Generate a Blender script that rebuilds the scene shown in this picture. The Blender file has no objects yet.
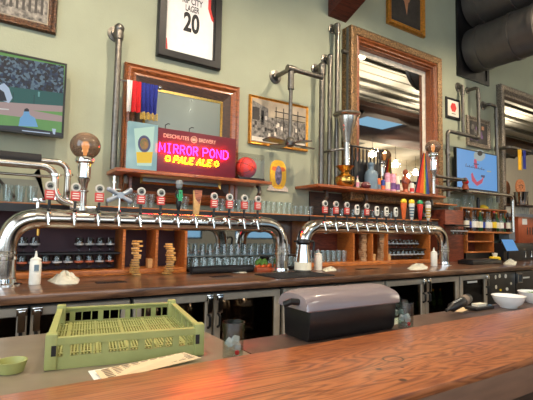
import bpy, bmesh, math, random
from math import sin, cos, pi, radians
from mathutils import Vector, Matrix
random.seed(7)
S = bpy.context.scene
COL = S.collection
# ------------------------------------------------------------------ camera
YAW, PIT, ROL, FPX = radians(32.778), radians(4.156), radians(1.058), 422.6
CF = Vector((sin(YAW)*cos(PIT), cos(YAW)*cos(PIT), sin(PIT)))
r_ = Vector((cos(YAW), -sin(YAW), 0)); u_ = r_.cross(CF)
CR = r_*cos(ROL) + u_*sin(ROL); CU = CR.cross(CF)
C0 = Vector((0, 0, 1.5))
cam = bpy.data.cameras.new('camera'); co = bpy.data.objects.new('camera', cam); COL.objects.link(co)
cam.sensor_fit = 'HORIZONTAL'; cam.sensor_width = 36; cam.lens = FPX/533*36; cam.clip_start = .02
M = Matrix((( CR.x, CU.x, -CF.x, C0.x), (CR.y, CU.y, -CF.y, C0.y), (CR.z, CU.z, -CF.z, C0.z), (0, 0, 0, 1)))
co.matrix_world = M; S.camera = co

def ray(px, py): return CF + CR*((px-266.5)/FPX) - CU*((py-200)/FPX)
def A(px, py, y):
    "point on the plane y=const measured in the photograph"
    v = ray(px, py); return C0 + v*(y/v.y)
def AZ(px, py, z):
    v = ray(px, py); return C0 + v*((z-1.5)/v.z)
def mpp(px, py, y):
    return (A(px, py+.5, y)-A(px, py-.5, y)).length

# ------------------------------------------------------------------ materials
def newmat(name):
    m = bpy.data.materials.new(name); m.use_nodes = True
    nt = m.node_tree; b = nt.nodes['Principled BSDF']; return m, nt, b
def srgb(c):
    return tuple(((v/255)/12.92 if v/255 <= .04045 else ((v/255+.055)/1.055)**2.4) for v in c) + (1,)
def N(nt, t, **k):
    n = nt.nodes.new(t)
    for a, v in k.items():
        if a in n.inputs.keys(): n.inputs[a].default_value = v
        else: setattr(n, a, v)
    return n
def mat(name, col, rough=.5, metal=0, var=.12, scale=12, bump=0, stretch=(1, 1, 1), coat=0, spec=.5, col2=None, bscale=None):
    m, nt, b = newmat(name); c = srgb(col)
    tc = N(nt, 'ShaderNodeTexCoord'); mp = N(nt, 'ShaderNodeMapping'); mp.inputs['Scale'].default_value = stretch
    nt.links.new(tc.outputs['Object'], mp.inputs[0])
    no = N(nt, 'ShaderNodeTexNoise'); no.inputs['Scale'].default_value = scale; no.inputs['Detail'].default_value = 5
    nt.links.new(mp.outputs[0], no.inputs['Vector'])
    cr = N(nt, 'ShaderNodeValToRGB'); e = cr.color_ramp.elements
    c2 = srgb(col2) if col2 else tuple(min(1, v*(1+var)) for v in c[:3]) + (1,)
    e[0].position = .32; e[1].position = .68
    e[0].color = tuple(v*(1-var) for v in c[:3]) + (1,); e[1].color = c2
    nt.links.new(no.outputs['Fac'], cr.inputs[0]); nt.links.new(cr.outputs[0], b.inputs['Base Color'])
    b.inputs['Roughness'].default_value = rough; b.inputs['Metallic'].default_value = metal
    b.inputs['Coat Weight'].default_value = coat; b.inputs['Specular IOR Level'].default_value = spec
    b.inputs['Coat Roughness'].default_value = .08
    if bump:
        n2 = N(nt, 'ShaderNodeTexNoise'); n2.inputs['Scale'].default_value = bscale or scale*3
        nt.links.new(mp.outputs[0], n2.inputs['Vector'])
        bp = N(nt, 'ShaderNodeBump'); bp.inputs['Strength'].default_value = bump; bp.inputs['Distance'].default_value = .01
        nt.links.new(n2.outputs['Fac'], bp.inputs['Height']); nt.links.new(bp.outputs[0], b.inputs['Normal'])
    return m
def emit(name, col, strength=1, col2=None, scale=40, voronoi=False, cols=None):
    m, nt, b = newmat(name); b.inputs['Base Color'].default_value = (0.01, .01, .01, 1); b.inputs['Roughness'].default_value = .3
    b.inputs['Emission Strength'].default_value = strength
    if cols or col2:
        tc = N(nt, 'ShaderNodeTexCoord')
        t = N(nt, 'ShaderNodeTexVoronoi' if voronoi else 'ShaderNodeTexNoise'); t.inputs['Scale'].default_value = scale
        nt.links.new(tc.outputs['Object'], t.inputs['Vector'])
        cr = N(nt, 'ShaderNodeValToRGB'); cl = [srgb(c) for c in (cols or [col, col2])]
        e = cr.color_ramp.elements; e[0].color = cl[0]; e[1].color = cl[-1]; e[0].position = .25; e[1].position = .75
        for i, c in enumerate(cl[1:-1]):
            x = e.new(.25+.5*(i+1)/(len(cl)-1)); x.color = c
        if voronoi:
            sx = N(nt, 'ShaderNodeSeparateColor'); nt.links.new(t.outputs['Color'], sx.inputs[0]); nt.links.new(sx.outputs[0], cr.inputs[0])
        else: nt.links.new(t.outputs['Fac'], cr.inputs[0])
        nt.links.new(cr.outputs[0], b.inputs['Emission Color'])
    else: b.inputs['Emission Color'].default_value = srgb(col)
    return m
def thin_glass(name, tint=(235, 240, 238), refl=.12, rough=.03, body=.0, bodycol=(200, 210, 210)):
    m, nt, b = newmat(name); nt.nodes.remove(b); out = nt.nodes['Material Output']
    tr = N(nt, 'ShaderNodeBsdfTransparent'); tr.inputs[0].default_value = srgb(tint)
    gl = N(nt, 'ShaderNodeBsdfGlossy'); gl.inputs['Roughness'].default_value = rough; gl.inputs[0].default_value = (.95, .97, .97, 1)
    lw = N(nt, 'ShaderNodeLayerWeight'); lw.inputs[0].default_value = .45
    mr = N(nt, 'ShaderNodeMapRange'); mr.inputs['To Min'].default_value = refl; mr.inputs['To Max'].default_value = .62
    nt.links.new(lw.outputs['Facing'], mr.inputs['Value'])
    pw = N(nt, 'ShaderNodeMath', operation='POWER'); pw.inputs[1].default_value = 2.6
    nt.links.new(mr.outputs[0], pw.inputs[0])
    ad = N(nt, 'ShaderNodeMath', operation='MAXIMUM'); ad.inputs[1].default_value = refl; nt.links.new(pw.outputs[0], ad.inputs[0])
    mx = N(nt, 'ShaderNodeMixShader'); nt.links.new(ad.outputs[0], mx.inputs[0]); nt.links.new(tr.outputs[0], mx.inputs[1]); nt.links.new(gl.outputs[0], mx.inputs[2])
    last = mx
    if body:
        df = N(nt, 'ShaderNodeBsdfDiffuse'); df.inputs[0].default_value = srgb(bodycol)
        m2 = N(nt, 'ShaderNodeMixShader'); m2.inputs[0].default_value = body
        nt.links.new(mx.outputs[0], m2.inputs[1]); nt.links.new(df.outputs[0], m2.inputs[2]); last = m2
    nt.links.new(last.outputs[0], out.inputs[0]); return m
def wood(name, c1, c2, rough=.35, scale=3, stretch=(1, 12, 12), coat=0, dist=6, knots=None, bump=.05, seam=None, coatr=.08):
    m, nt, b = newmat(name)
    tc = N(nt, 'ShaderNodeTexCoord'); mp = N(nt, 'ShaderNodeMapping'); mp.inputs['Scale'].default_value = stretch
    nt.links.new(tc.outputs['Object'], mp.inputs[0])
    no = N(nt, 'ShaderNodeTexNoise'); no.inputs['Scale'].default_value = scale*.6; no.inputs['Detail'].default_value = 4; no.inputs['Distortion'].default_value = .6
    nt.links.new(mp.outputs[0], no.inputs['Vector'])
    mul = N(nt, 'ShaderNodeMath', operation='MULTIPLY'); mul.inputs[1].default_value = dist; nt.links.new(no.outputs['Fac'], mul.inputs[0])
    fr = N(nt, 'ShaderNodeMath', operation='PINGPONG'); fr.inputs[1].default_value = .5; nt.links.new(mul.outputs[0], fr.inputs[0])
    n2 = N(nt, 'ShaderNodeTexNoise'); n2.inputs['Scale'].default_value = scale*6; n2.inputs['Detail'].default_value = 6
    nt.links.new(mp.outputs[0], n2.inputs['Vector'])
    ma = N(nt, 'ShaderNodeMath', operation='MULTIPLY_ADD'); ma.inputs[1].default_value = .7; nt.links.new(n2.outputs['Fac'], ma.inputs[0]); nt.links.new(fr.outputs[0], ma.inputs[2])
    cr = N(nt, 'ShaderNodeValToRGB'); e = cr.color_ramp.elements; e[0].color = srgb(c1); e[1].color = srgb(c2); e[0].position = .3; e[1].position = .8
    nt.links.new(ma.outputs[0], cr.inputs[0]); last = cr.outputs[0]
    def mixin(fac, col):
        nonlocal last
        x = N(nt, 'ShaderNodeMix', data_type='RGBA'); nt.links.new(fac, x.inputs[0]); nt.links.new(last, x.inputs[6]); x.inputs[7].default_value = srgb(col); last = x.outputs[2]
    for (kx, ky, r, ring) in knots or []:
        d = N(nt, 'ShaderNodeVectorMath', operation='SUBTRACT'); nt.links.new(tc.outputs['Object'], d.inputs[0]); d.inputs[1].default_value = (kx, ky, 0)
        s = N(nt, 'ShaderNodeVectorMath', operation='MULTIPLY'); nt.links.new(d.outputs[0], s.inputs[0]); s.inputs[1].default_value = (.8, 1, 0)
        l = N(nt, 'ShaderNodeVectorMath', operation='LENGTH'); nt.links.new(s.outputs[0], l.inputs[0])
        mr = N(nt, 'ShaderNodeMapRange')
        if ring:
            sb = N(nt, 'ShaderNodeMath', operation='SUBTRACT'); nt.links.new(l.outputs['Value'], sb.inputs[0]); sb.inputs[1].default_value = r
            ab = N(nt, 'ShaderNodeMath', operation='ABSOLUTE'); nt.links.new(sb.outputs[0], ab.inputs[0]); nt.links.new(ab.outputs[0], mr.inputs['Value'])
            mr.inputs['From Min'].default_value = .001; mr.inputs['From Max'].default_value = .005
        else:
            nt.links.new(l.outputs['Value'], mr.inputs['Value']); mr.inputs['From Min'].default_value = r*.6; mr.inputs['From Max'].default_value = r*1.2
        mr.inputs['To Min'].default_value = .85; mr.inputs['To Max'].default_value = 0
        mixin(mr.outputs[0], (45, 22, 12))
    for sy in seam or []:
        sp = N(nt, 'ShaderNodeSeparateXYZ'); nt.links.new(tc.outputs['Object'], sp.inputs[0])
        n3 = N(nt, 'ShaderNodeTexNoise'); n3.inputs['Scale'].default_value = 1.3; nt.links.new(tc.outputs['Object'], n3.inputs['Vector'])
        w = N(nt, 'ShaderNodeMath', operation='MULTIPLY_ADD'); nt.links.new(n3.outputs['Fac'], w.inputs[0]); w.inputs[1].default_value = .05; nt.links.new(sp.outputs[1], w.inputs[2])
        sb = N(nt, 'ShaderNodeMath', operation='SUBTRACT'); nt.links.new(w.outputs[0], sb.inputs[0]); sb.inputs[1].default_value = sy+.025
        ab = N(nt, 'ShaderNodeMath', operation='ABSOLUTE'); nt.links.new(sb.outputs[0], ab.inputs[0])
        mr = N(nt, 'ShaderNodeMapRange'); nt.links.new(ab.outputs[0], mr.inputs['Value']); mr.inputs['From Min'].default_value = .0005; mr.inputs['From Max'].default_value = .003
        mr.inputs['To Min'].default_value = .7; mr.inputs['To Max'].default_value = 0
        mixin(mr.outputs[0], (55, 26, 12))
    nt.links.new(last, b.inputs['Base Color'])
    b.inputs['Roughness'].default_value = rough; b.inputs['Coat Weight'].default_value = coat; b.inputs['Coat Roughness'].default_value = coatr
    if bump:
        bp = N(nt, 'ShaderNodeBump'); bp.inputs['Strength'].default_value = bump; bp.inputs['Distance'].default_value = .004
        nt.links.new(n2.outputs['Fac'], bp.inputs['Height']); nt.links.new(bp.outputs[0], b.inputs['Normal'])
    return m
def mirror_mat(name, col, rough):
    m, nt, b = newmat(name); b.inputs['Metallic'].default_value = 1; b.inputs['Base Color'].default_value = srgb(col)
    no = N(nt, 'ShaderNodeTexNoise'); no.inputs['Scale'].default_value = 6; tc = N(nt, 'ShaderNodeTexCoord'); nt.links.new(tc.outputs['Object'], no.inputs['Vector'])
    mr = N(nt, 'ShaderNodeMapRange'); mr.inputs['To Min'].default_value = rough*.6; mr.inputs['To Max'].default_value = rough*1.4
    nt.links.new(no.outputs['Fac'], mr.inputs['Value']); nt.links.new(mr.outputs[0], b.inputs['Roughness']); return m

RACKROT = radians(-10)
EXPO = -0.52
m_wall = mat('sage wall paint', (154, 158, 136), .75, var=.05, scale=2.2, bump=.15, bscale=60)
m_ceil = mat('white ceiling boards', (225, 218, 200), .8, var=.04)
m_dceil = mat('dark brown ceiling boards', (92, 62, 50), .7, var=.2, stretch=(1, 8, 1))
m_floor = mat('dark floor', (58, 46, 40), .5, var=.25, scale=5)
m_white = mat('white wall paint', (222, 216, 200), .8, var=.04)
m_yel = mat('ochre wall paint', (214, 160, 70), .7, var=.1)
m_steel = mat('brushed steel', (196, 190, 180), .24, 1, var=.06, scale=40, stretch=(.3, 1, 1))
m_pipe = mat('polished steel pipe', (205, 200, 192), .16, 1, var=.05, scale=30)
m_iron = mat('galvanised iron pipe', (116, 111, 104), .36, .9, var=.18, scale=25)
m_dsteel = mat('dull stainless', (150, 142, 132), .3, 1, var=.1, scale=14)
m_chrome = mat('chrome', (225, 224, 220), .08, 1, var=.02)
m_fridge = mat('satin fridge steel', (186, 174, 156), .36, .5, var=.08, scale=14)
m_logo = mat('dull white glass print', (176, 176, 178), .5, var=.2, scale=60)
m_logor = mat('dull orange glass print', (176, 92, 62), .5, var=.2, scale=60)
m_brass = mat('brass', (205, 160, 84), .2, 1, var=.15)
m_black = mat('black plastic', (20, 19, 20), .35, var=.2)
m_rubber = mat('black rubber', (28, 27, 28), .7, var=.2, bump=.3)
m_blackm = mat('black painted metal', (17, 16, 18), .4, var=.3)
m_frameb = mat('black lacquer frame', (14, 13, 14), .38, var=.2)
m_bar = wood('varnished fir bar top', (122, 62, 30), (178, 104, 56), .36, scale=1.3, stretch=(.8, 5.5, 5.5), coat=.8, dist=30, coatr=.24, seam=[.985],
             knots=[(1.175, 1.006, .030, True), (1.05, .956, .011, False), (1.036, .851, .012, False), (1.13, .93, .006, False)])
m_counter = wood('brown back counter', (62, 40, 28), (118, 84, 60), .3, scale=2, stretch=(.6, 6, 6), coat=.5, dist=4)
m_oak = wood('orange oak', (134, 68, 26), (200, 120, 54), .4, scale=5, coat=.2)
m_shelf = wood('brown shelf wood', (104, 48, 22), (178, 98, 52), .35, scale=4, coat=.3)
m_back = wood('reddish back panel', (84, 34, 22), (134, 62, 38), .42, scale=3)
m_purple = mat('dark plum back panel', (74, 46, 54), .6, var=.15, scale=3)
m_mwood = wood('mirror frame wood', (84, 40, 18), (158, 88, 44), .35, scale=5, coat=.3)
m_dwood = wood('dark inner wood', (34, 20, 14), (70, 44, 28), .45, scale=5)
m_ornate = mat('carved antique gilt', (96, 72, 48), .45, .5, var=.5, scale=45, bump=1.0, bscale=70, col2=(170, 132, 88))
m_silverf = mat('carved silver brown frame', (112, 98, 84), .45, .5, var=.4, scale=45, bump=1.0, bscale=70, col2=(170, 156, 138))
m_ornd = mat('dark carved bronze frame', (44, 30, 22), .4, .4, var=.5, scale=45, bump=1.0, bscale=70, col2=(112, 74, 48))
m_draing = mat('satin drainboard steel', (146, 132, 112), .36, .45, var=.08)
m_fascia = mat('worn brown bar edge board', (124, 88, 66), .6, var=.12, stretch=(.4, 3, 3))
m_grille = mat('pale duct grille', (170, 164, 152), .6)
m_gold = mat('gilt frame', (206, 142, 58), .3, .75, var=.25, scale=30)
m_mirL = mirror_mat('smoky antique mirror', (124, 130, 124), .34)
m_mirR = mirror_mat('clear mirror', (212, 208, 200), .02)
m_glass = thin_glass('clear drinking glass', refl=.045)
m_glassd = thin_glass('tinted door glass', (176, 168, 160), .05, .05)
m_glassf = thin_glass('frosty drinking glass', (232, 240, 240), .09, .06, body=.07)
m_smoke = thin_glass('smoked globe glass', (150, 136, 122), .1, .06, body=.32, bodycol=(112, 102, 94))
m_acry = thin_glass('acrylic', (235, 235, 235), .06, .04)
m_water = thin_glass('iced water', (240, 244, 244), .10, .05, body=.03)
m_ice = thin_glass('ice', (236, 240, 242), .2, .08, body=.3, bodycol=(226, 232, 236))
m_plate = mat('white porcelain', (236, 233, 226), .25, var=.02)
m_wp = mat('white plastic', (226, 224, 214), .4, var=.04)
m_cloth = mat('white towel', (196, 195, 180), .9, var=.14, bump=.5, bscale=220)
m_paper = mat('cream paper', (214, 186, 146), .8, var=.04)
m_ink = mat('grey ink', (120, 104, 88), .8)
m_rack = mat('olive green plastic', (152, 154, 92), .5, var=.06, scale=20)
m_red = mat('red enamel', (206, 52, 44), .45, var=.1)
m_green = mat('green enamel', (40, 150, 96), .4, var=.1)
m_blue = mat('blue enamel', (38, 62, 150), .5, var=.1)
m_navy = mat('navy cloth', (34, 44, 128), .85, var=.25, scale=60, bump=.4)
m_redc = mat('red cloth', (200, 30, 36), .85, var=.15, scale=60, bump=.4)
m_whc = mat('white cloth', (226, 222, 218), .85, var=.06, bump=.4)
m_goldc = mat('gold fringe', (196, 160, 74), .8, var=.4, scale=90, bump=.5)
m_yelc = mat('yellow cloth', (236, 178, 30), .85, var=.1)
m_orange = mat('orange enamel', (226, 108, 50), .4, var=.12)
m_pale = mat('pale beech wood', (204, 160, 104), .6, var=.15, scale=30)
m_copper = mat('copper brown cabinet', (158, 76, 44), .35, .3, var=.12)
m_mar = mat('maroon leather', (96, 30, 34), .45, var=.15, bump=.4, bscale=180)
m_ball = mat('orange basketball', (228, 62, 46), .6, var=.1, bump=.5, bscale=200)
m_ral = mat('red plastic sheet', (96, 22, 38), .3, var=.06)
m_gpanel = mat('grey panel', (112, 118, 112), .6, var=.12, scale=5)  # grey of the stand-in wall shadow and the tap badge centres
m_duct = mat('galvanised duct', (104, 99, 94), .42, .55, var=.08, scale=3, stretch=(1, 3, 1))
m_beam = wood('dark red beam', (52, 20, 14), (98, 44, 30), .5, scale=2)
m_foam = mat('black foam', (24, 22, 24), .8, bump=.5)
m_leaf = mat('green herbs', (86, 128, 46), .7, var=.4, scale=90)
m_amber = mat('dark bottle glass', (38, 22, 14), .08, var=.3)
m_gbot = mat('green bottle glass', (26, 70, 40), .08, var=.3)
m_lab = mat('cream label', (226, 218, 196), .6, var=.08)
m_pinkg = thin_glass('pinkish plastic lid', (170, 150, 150), .16, .2, body=.35, bodycol=(196, 178, 178))
m_yplast = mat('yellow plastic', (232, 196, 40), .5)
m_grey = mat('grey plastic', (128, 132, 134), .5)
m_steelblue = mat('blue grey enamel', (104, 124, 138), .35, var=.1)
m_skyb = emit('blue screen', (96, 168, 236), 1.0)
m_pinkn = emit('pink neon', (255, 9, 60), 80)
m_yeln = emit('yellow neon', (255, 214, 9), 34)
m_fil = emit('glowing filament', (255, 170, 90), 14)
m_bulb = emit('lamp bulb', (255, 226, 180), 30)

# ------------------------------------------------------------------ mesh builder
def wloc(o):
    v = Vector((0, 0, 0))
    while o: v += o.location; o = o.parent
    return v
class MB:
    def __init__(s): s.v = []; s.f = []; s.mi = []; s.i = 0
    def add(s, vs, fs):
        n = len(s.v); s.v += [Vector(p) for p in vs]; s.f += [tuple(i+n for i in f) for f in fs]; s.mi += [s.i]*len(fs); return s
    def box(s, x0, x1, y0, y1, z0, z1):
        return s.add([(x, y, z) for z in (z0, z1) for y in (y0, y1) for x in (x0, x1)],
                     [(0, 2, 3, 1), (4, 5, 7, 6), (0, 1, 5, 4), (2, 6, 7, 3), (0, 4, 6, 2), (1, 3, 7, 5)])
    def obox(s, c, sx, sy, sz, mtx):
        q = [mtx @ Vector((a*sx/2, b*sy/2, d*sz/2)) + Vector(c) for d in (-1, 1) for b in (-1, 1) for a in (-1, 1)]
        return s.add(q, [(0, 2, 3, 1), (4, 5, 7, 6), (0, 1, 5, 4), (2, 6, 7, 3), (0, 4, 6, 2), (1, 3, 7, 5)])
    def tube(s, pts, r, seg=12, cap=True):
        pts = [Vector(p) for p in pts]; n = len(pts); rs = r if isinstance(r, (list, tuple)) else [r]*n
        T = []
        for i in range(n):
            a = pts[max(0, i-1)]; b = pts[min(n-1, i+1)]; T.append((b-a).normalized())
        up = Vector((0, 0, 1)) if abs(T[0].z) < .9 else Vector((0, 1, 0))
        u = T[0].cross(up).normalized(); vs = []
        for i in range(n):
            u2 = u - T[i]*u.dot(T[i])
            if u2.length < .05: u2 = T[i].cross(T[i-1])
            u = u2.normalized(); w = T[i].cross(u)
            for k in range(seg):
                a = 2*pi*k/seg; vs.append(pts[i] + (u*cos(a)+w*sin(a))*rs[i])
        fs = [(i*seg+k, i*seg+(k+1) % seg, (i+1)*seg+(k+1) % seg, (i+1)*seg+k) for i in range(n-1) for k in range(seg)]
        if cap: fs += [tuple(range(seg-1, -1, -1)), tuple((n-1)*seg+k for k in range(seg))]
        return s.add(vs, fs)
    def lathe(s, prof, c=(0, 0, 0), seg=20, ax='z', a0=0, sq=(1, 1)):
        c = Vector(c); vs = []
        for (r, h) in prof:
            for k in range(seg):
                a = 2*pi*k/seg+a0; p = (r*cos(a)*sq[0], r*sin(a)*sq[1], h)
                if ax == 'y': p = (p[0], -p[2], p[1])
                if ax == 'x': p = (p[2], p[0], p[1])
                vs.append(c+Vector(p))
        n = len(prof)
        fs = [(i*seg+k, i*seg+(k+1) % seg, (i+1)*seg+(k+1) % seg, (i+1)*seg+k) for i in range(n-1) for k in range(seg)]
        if prof[0][0] > 1e-6: fs.append(tuple(range(seg-1, -1, -1)))
        if prof[-1][0] > 1e-6: fs.append(tuple((n-1)*seg+k for k in range(seg)))
        return s.add(vs, fs)
    def shell(s, prof, c=(0, 0, 0), seg=20):
        "open lathe, no caps"
        n0 = len(s.f); s.lathe(prof, c, seg)
        k = 0
        if prof[-1][0] > 1e-6: k += 1
        if prof[0][0] > 1e-6: k += 1
        if k: del s.f[-k:]; del s.mi[-k:]
        return s
    def ball(s, c, r, seg=20, sc=(1, 1, 1)):
        m = seg//2; c = Vector(c); vs = []
        for i in range(m+1):
            t = pi*i/m
            for k in range(seg):
                a = 2*pi*k/seg; vs.append(c+Vector((r*sc[0]*sin(t)*cos(a), r*sc[1]*sin(t)*sin(a), r*sc[2]*cos(t))))
        return s.add(vs, [(i*seg+k, (i+1)*seg+k, (i+1)*seg+(k+1) % seg, i*seg+(k+1) % seg) for i in range(m) for k in range(seg)])
    def prism(s, poly, y0, y1):
        "poly of (x,z) extruded along y"
        n = len(poly)
        return s.add([(x, y0, z) for x, z in poly]+[(x, y1, z) for x, z in poly],
                     [tuple(range(n)), tuple(range(2*n-1, n-1, -1))]+[(i, n+i, n+(i+1) % n, (i+1) % n) for i in range(n)])
    def prismz(s, poly, z0, z1):
        n = len(poly)
        return s.add([(x, y, z0) for x, y in poly]+[(x, y, z1) for x, y in poly],
                     [tuple(range(n-1, -1, -1)), tuple(range(n, 2*n))]+[(i, (i+1) % n, n+(i+1) % n, n+i) for i in range(n)])
    def ppoly(s, pts, y, t=.002):
        "polygon given in photo coordinates lying on plane y"
        return s.prism([(A(a, b, y).x, A(a, b, y).z) for a, b in pts], y-t, y)
    def loop(s, x0, x1, z0, z1, prof):
        "mitred rectangular moulding, prof = [(inset, y)...] closed"
        n = len(prof); vs = []
        for (i, y) in prof: vs += [(x0+i, y, z0+i), (x1-i, y, z0+i), (x1-i, y, z1-i), (x0+i, y, z1-i)]
        fs = []
        for j in range(n):
            k = (j+1) % n
            for q in range(4): fs.append((j*4+q, j*4+(q+1) % 4, k*4+(q+1) % 4, k*4+q))
        return s.add(vs, fs)
    def build(s, name, m, parent=None, bevel=0, smooth=True, shift=True):
        o0 = wloc(parent) if (parent and shift) else Vector((0, 0, 0))
        me = bpy.data.meshes.new(name); me.from_pydata([tuple(p-o0) for p in s.v], [], s.f)
        for x in (m if isinstance(m, (list, tuple)) else [m]): me.materials.append(x)
        for p, i in zip(me.polygons, s.mi): p.material_index = i
        bm = bmesh.new(); bm.from_mesh(me); bmesh.ops.remove_doubles(bm, verts=bm.verts, dist=1e-6)
        bmesh.ops.recalc_face_normals(bm, faces=bm.faces)
        if bevel:
            ed = [e for e in bm.edges if e.is_manifold and e.calc_face_angle(0) > .7]
            bmesh.ops.bevel(bm, geom=ed, offset=bevel, segments=2, affect='EDGES', profile=.6, clamp_overlap=True)
        if smooth:
            for f in bm.faces: f.smooth = True
            for e in bm.edges:
                if e.is_manifold and e.calc_face_angle(0) > .6: e.smooth = False
        bm.to_mesh(me); bm.free()
        o = bpy.data.objects.new(name, me); COL.objects.link(o)
        if parent: o.parent = parent
        return o
def tag(o, label=None, cat=None, group=None, kind=None):
    if label: o['label'] = label
    if cat: o['category'] = cat
    if group: o['group'] = group
    if kind: o['kind'] = kind
    return o
def thing(name, loc, label, cat, group=None):
    o = bpy.data.objects.new(name, None); COL.objects.link(o); o.location = loc; o.empty_display_size = .05
    return tag(o, label, cat, group)
def solo(mb, name, m, label, cat, group=None, loc=None, **k):
    "a thing that is one mesh: origin moved to its base"
    xs = [p.x for p in mb.v]; ys = [p.y for p in mb.v]; zs = [p.z for p in mb.v]
    c = Vector(loc) if loc is not None else Vector(((min(xs)+max(xs))/2, (min(ys)+max(ys))/2, min(zs)))
    mb.v = [p-c for p in mb.v]; o = mb.build(name, m, **k); o.location = c
    return tag(o, label, cat, group)
def struct(mb, name, m, **k):
    return tag(mb.build(name, m, **k), kind='structure')
def copy_tree(o, parent=None):
    c = o.copy(); COL.objects.link(c)
    if parent: c.parent = parent
    for ch in [x for x in bpy.data.objects if x.parent == o]: copy_tree(ch, c)
    return c
KIDS = {}
def spawn(proto, loc, label, group=None, used=set(), rz=0, sc=None):
    if proto.name in used: o = copy_tree(proto)
    else: used.add(proto.name); o = proto
    o.location = loc; o.rotation_euler = (0, 0, rz)
    if sc: o.scale = (sc, sc, sc)
    o['label'] = label
    if group: o['group'] = group
    return o
def arc(c, r, a0, a1, n, ax='xz'):
    "arc points in a plane"
    c = Vector(c); out = []
    for i in range(n+1):
        a = a0+(a1-a0)*i/n
        if ax == 'xz': out.append(c+Vector((r*cos(a), 0, r*sin(a))))
        elif ax == 'yz': out.append(c+Vector((0, r*cos(a), r*sin(a))))
        else: out.append(c+Vector((r*cos(a), r*sin(a), 0)))
    return out
def fillet(pts, r, n=6):
    pts = [Vector(p) for p in pts]; out = [pts[0]]
    for i in range(1, len(pts)-1):
        a, b, c = pts[i-1], pts[i], pts[i+1]; d1 = (a-b).normalized(); d2 = (c-b).normalized()
        rr = min(r, (a-b).length*.49, (c-b).length*.49); p = b+d1*rr; q = b+d2*rr
        for k in range(n+1):
            t = k/n; out.append(p*(1-t)**2+b*2*t*(1-t)+q*t*t)
    return out+[pts[-1]]
def text(s, x0, x1, z0, z1, y, m, name, parent, ext=.001, shear=0, bold=0):
    cu = bpy.data.curves.new(name, 'FONT'); cu.body = s; cu.size = 1; cu.extrude = 0; cu.offset = bold; cu.shear = shear
    t = bpy.data.objects.new('tmp', cu); COL.objects.link(t)
    me = bpy.data.meshes.new_from_object(t.evaluated_get(bpy.context.evaluated_depsgraph_get()))
    bpy.data.objects.remove(t)
    X = [v.co.x for v in me.vertices]; Yv = [v.co.y for v in me.vertices]
    a, b, c, d = min(X), max(X), min(Yv), max(Yv); o0 = wloc(parent) if parent else Vector((0, 0, 0))
    for v in me.vertices:
        x = x0+(v.co.x-a)/(b-a)*(x1-x0); z = z0+(v.co.y-c)/(d-c)*(z1-z0)
        v.co = Vector((x, y, z))-o0
    me.materials.clear(); me.materials.append(m)
    o = bpy.data.objects.new(name, me); COL.objects.link(o)
    if parent: o.parent = parent
    return o
def textp(s, pl, pt, pr, pb, y, m, name, parent, **k):
    a = A(pl, pb, y); b = A(pr, pt, y); zc = (A(pl, pb, y).z+A(pr, pt, y).z)/2
    h = abs(A((pl+pr)/2, pt, y).z-A((pl+pr)/2, pb, y).z)
    zm = (A(pl, (pt+pb)/2, y).z+A(pr, (pt+pb)/2, y).z)/2
    zm = A((pl+pr)/2, (pt+pb)/2, y).z
    return text(s, a.x, b.x, zm-h/2, zm+h/2, y, m, name, parent, **k)
S.cycles.transparent_max_bounces = 32
WY = 4.55      # back wall plane
CZ = 1.05      # back counter top
LZ = 1.045     # underbar ledge
# ================================================================== THE SETTING
X0, X1, YF, ZC = -3.2, 27.0, -12.0, 6.6
struct(MB().box(X0, X1, YF, 4.7, -.1, 0), 'floor', m_floor)
struct(MB().box(X0, X1, WY, 4.7, 0, ZC+.1), 'wall_back', m_wall)
# left wall with a wide window band
b = MB(); b.box(X0-.15, X0, YF, WY, 0, 1.2); b.box(X0-.15, X0, YF, WY, 5.2, ZC)
for y0, y1 in ((YF, -6.4), (-3.4, -3.0), (-.1, .3), (2.6, WY)): b.box(X0-.15, X0, y0, y1, 1.2, 5.2)
struct(b, 'wall_left', m_white)
b = MB()
for y0, y1 in ((-6.4, -3.4), (-3.0, -.1), (.3, 2.6)):
    b.loop(y0, y1, 1.2, 5.2, [(0, X0-.1), (.06, X0-.1), (.06, X0-.04), (0, X0-.04)])
b.v = [Vector((p.y, p.x, p.z)) for p in b.v]
struct(b, 'window_1', m_blackm)
struct(MB().box(X1, X1+.15, YF, WY, 0, ZC), 'wall_right', m_white)
# front wall with three windows
b = MB(); b.box(X0, X1, YF-.15, YF, 0, 1.0); b.box(X0, X1, YF-.15, YF, 5.6, ZC)
ws = ((-2, 2.5), (4.5, 9.5), (11.5, 15.5)); xs = [X0]+[v for w in ws for v in w]+[X1]
for i in range(0, len(xs), 2): b.box(xs[i], xs[i+1], YF-.15, YF, 1.0, 5.6)
struct(b, 'wall_front', m_white)
b = MB()
for x0, x1 in ws: b.loop(x0, x1, 1.0, 5.6, [(0, YF-.1), (.08, YF-.1), (.08, YF-.04), (0, YF-.04)])
struct(b, 'window_2', m_blackm)
HOLES = [(12.9, 15.6, -4.9, -3.3), (10.4, 12.1, -4.9, -3.3)]
struct(MB().box(19.5, 25, YF+.01, YF+.05, .1, 5.9), 'trim_1', m_yel)
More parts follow.
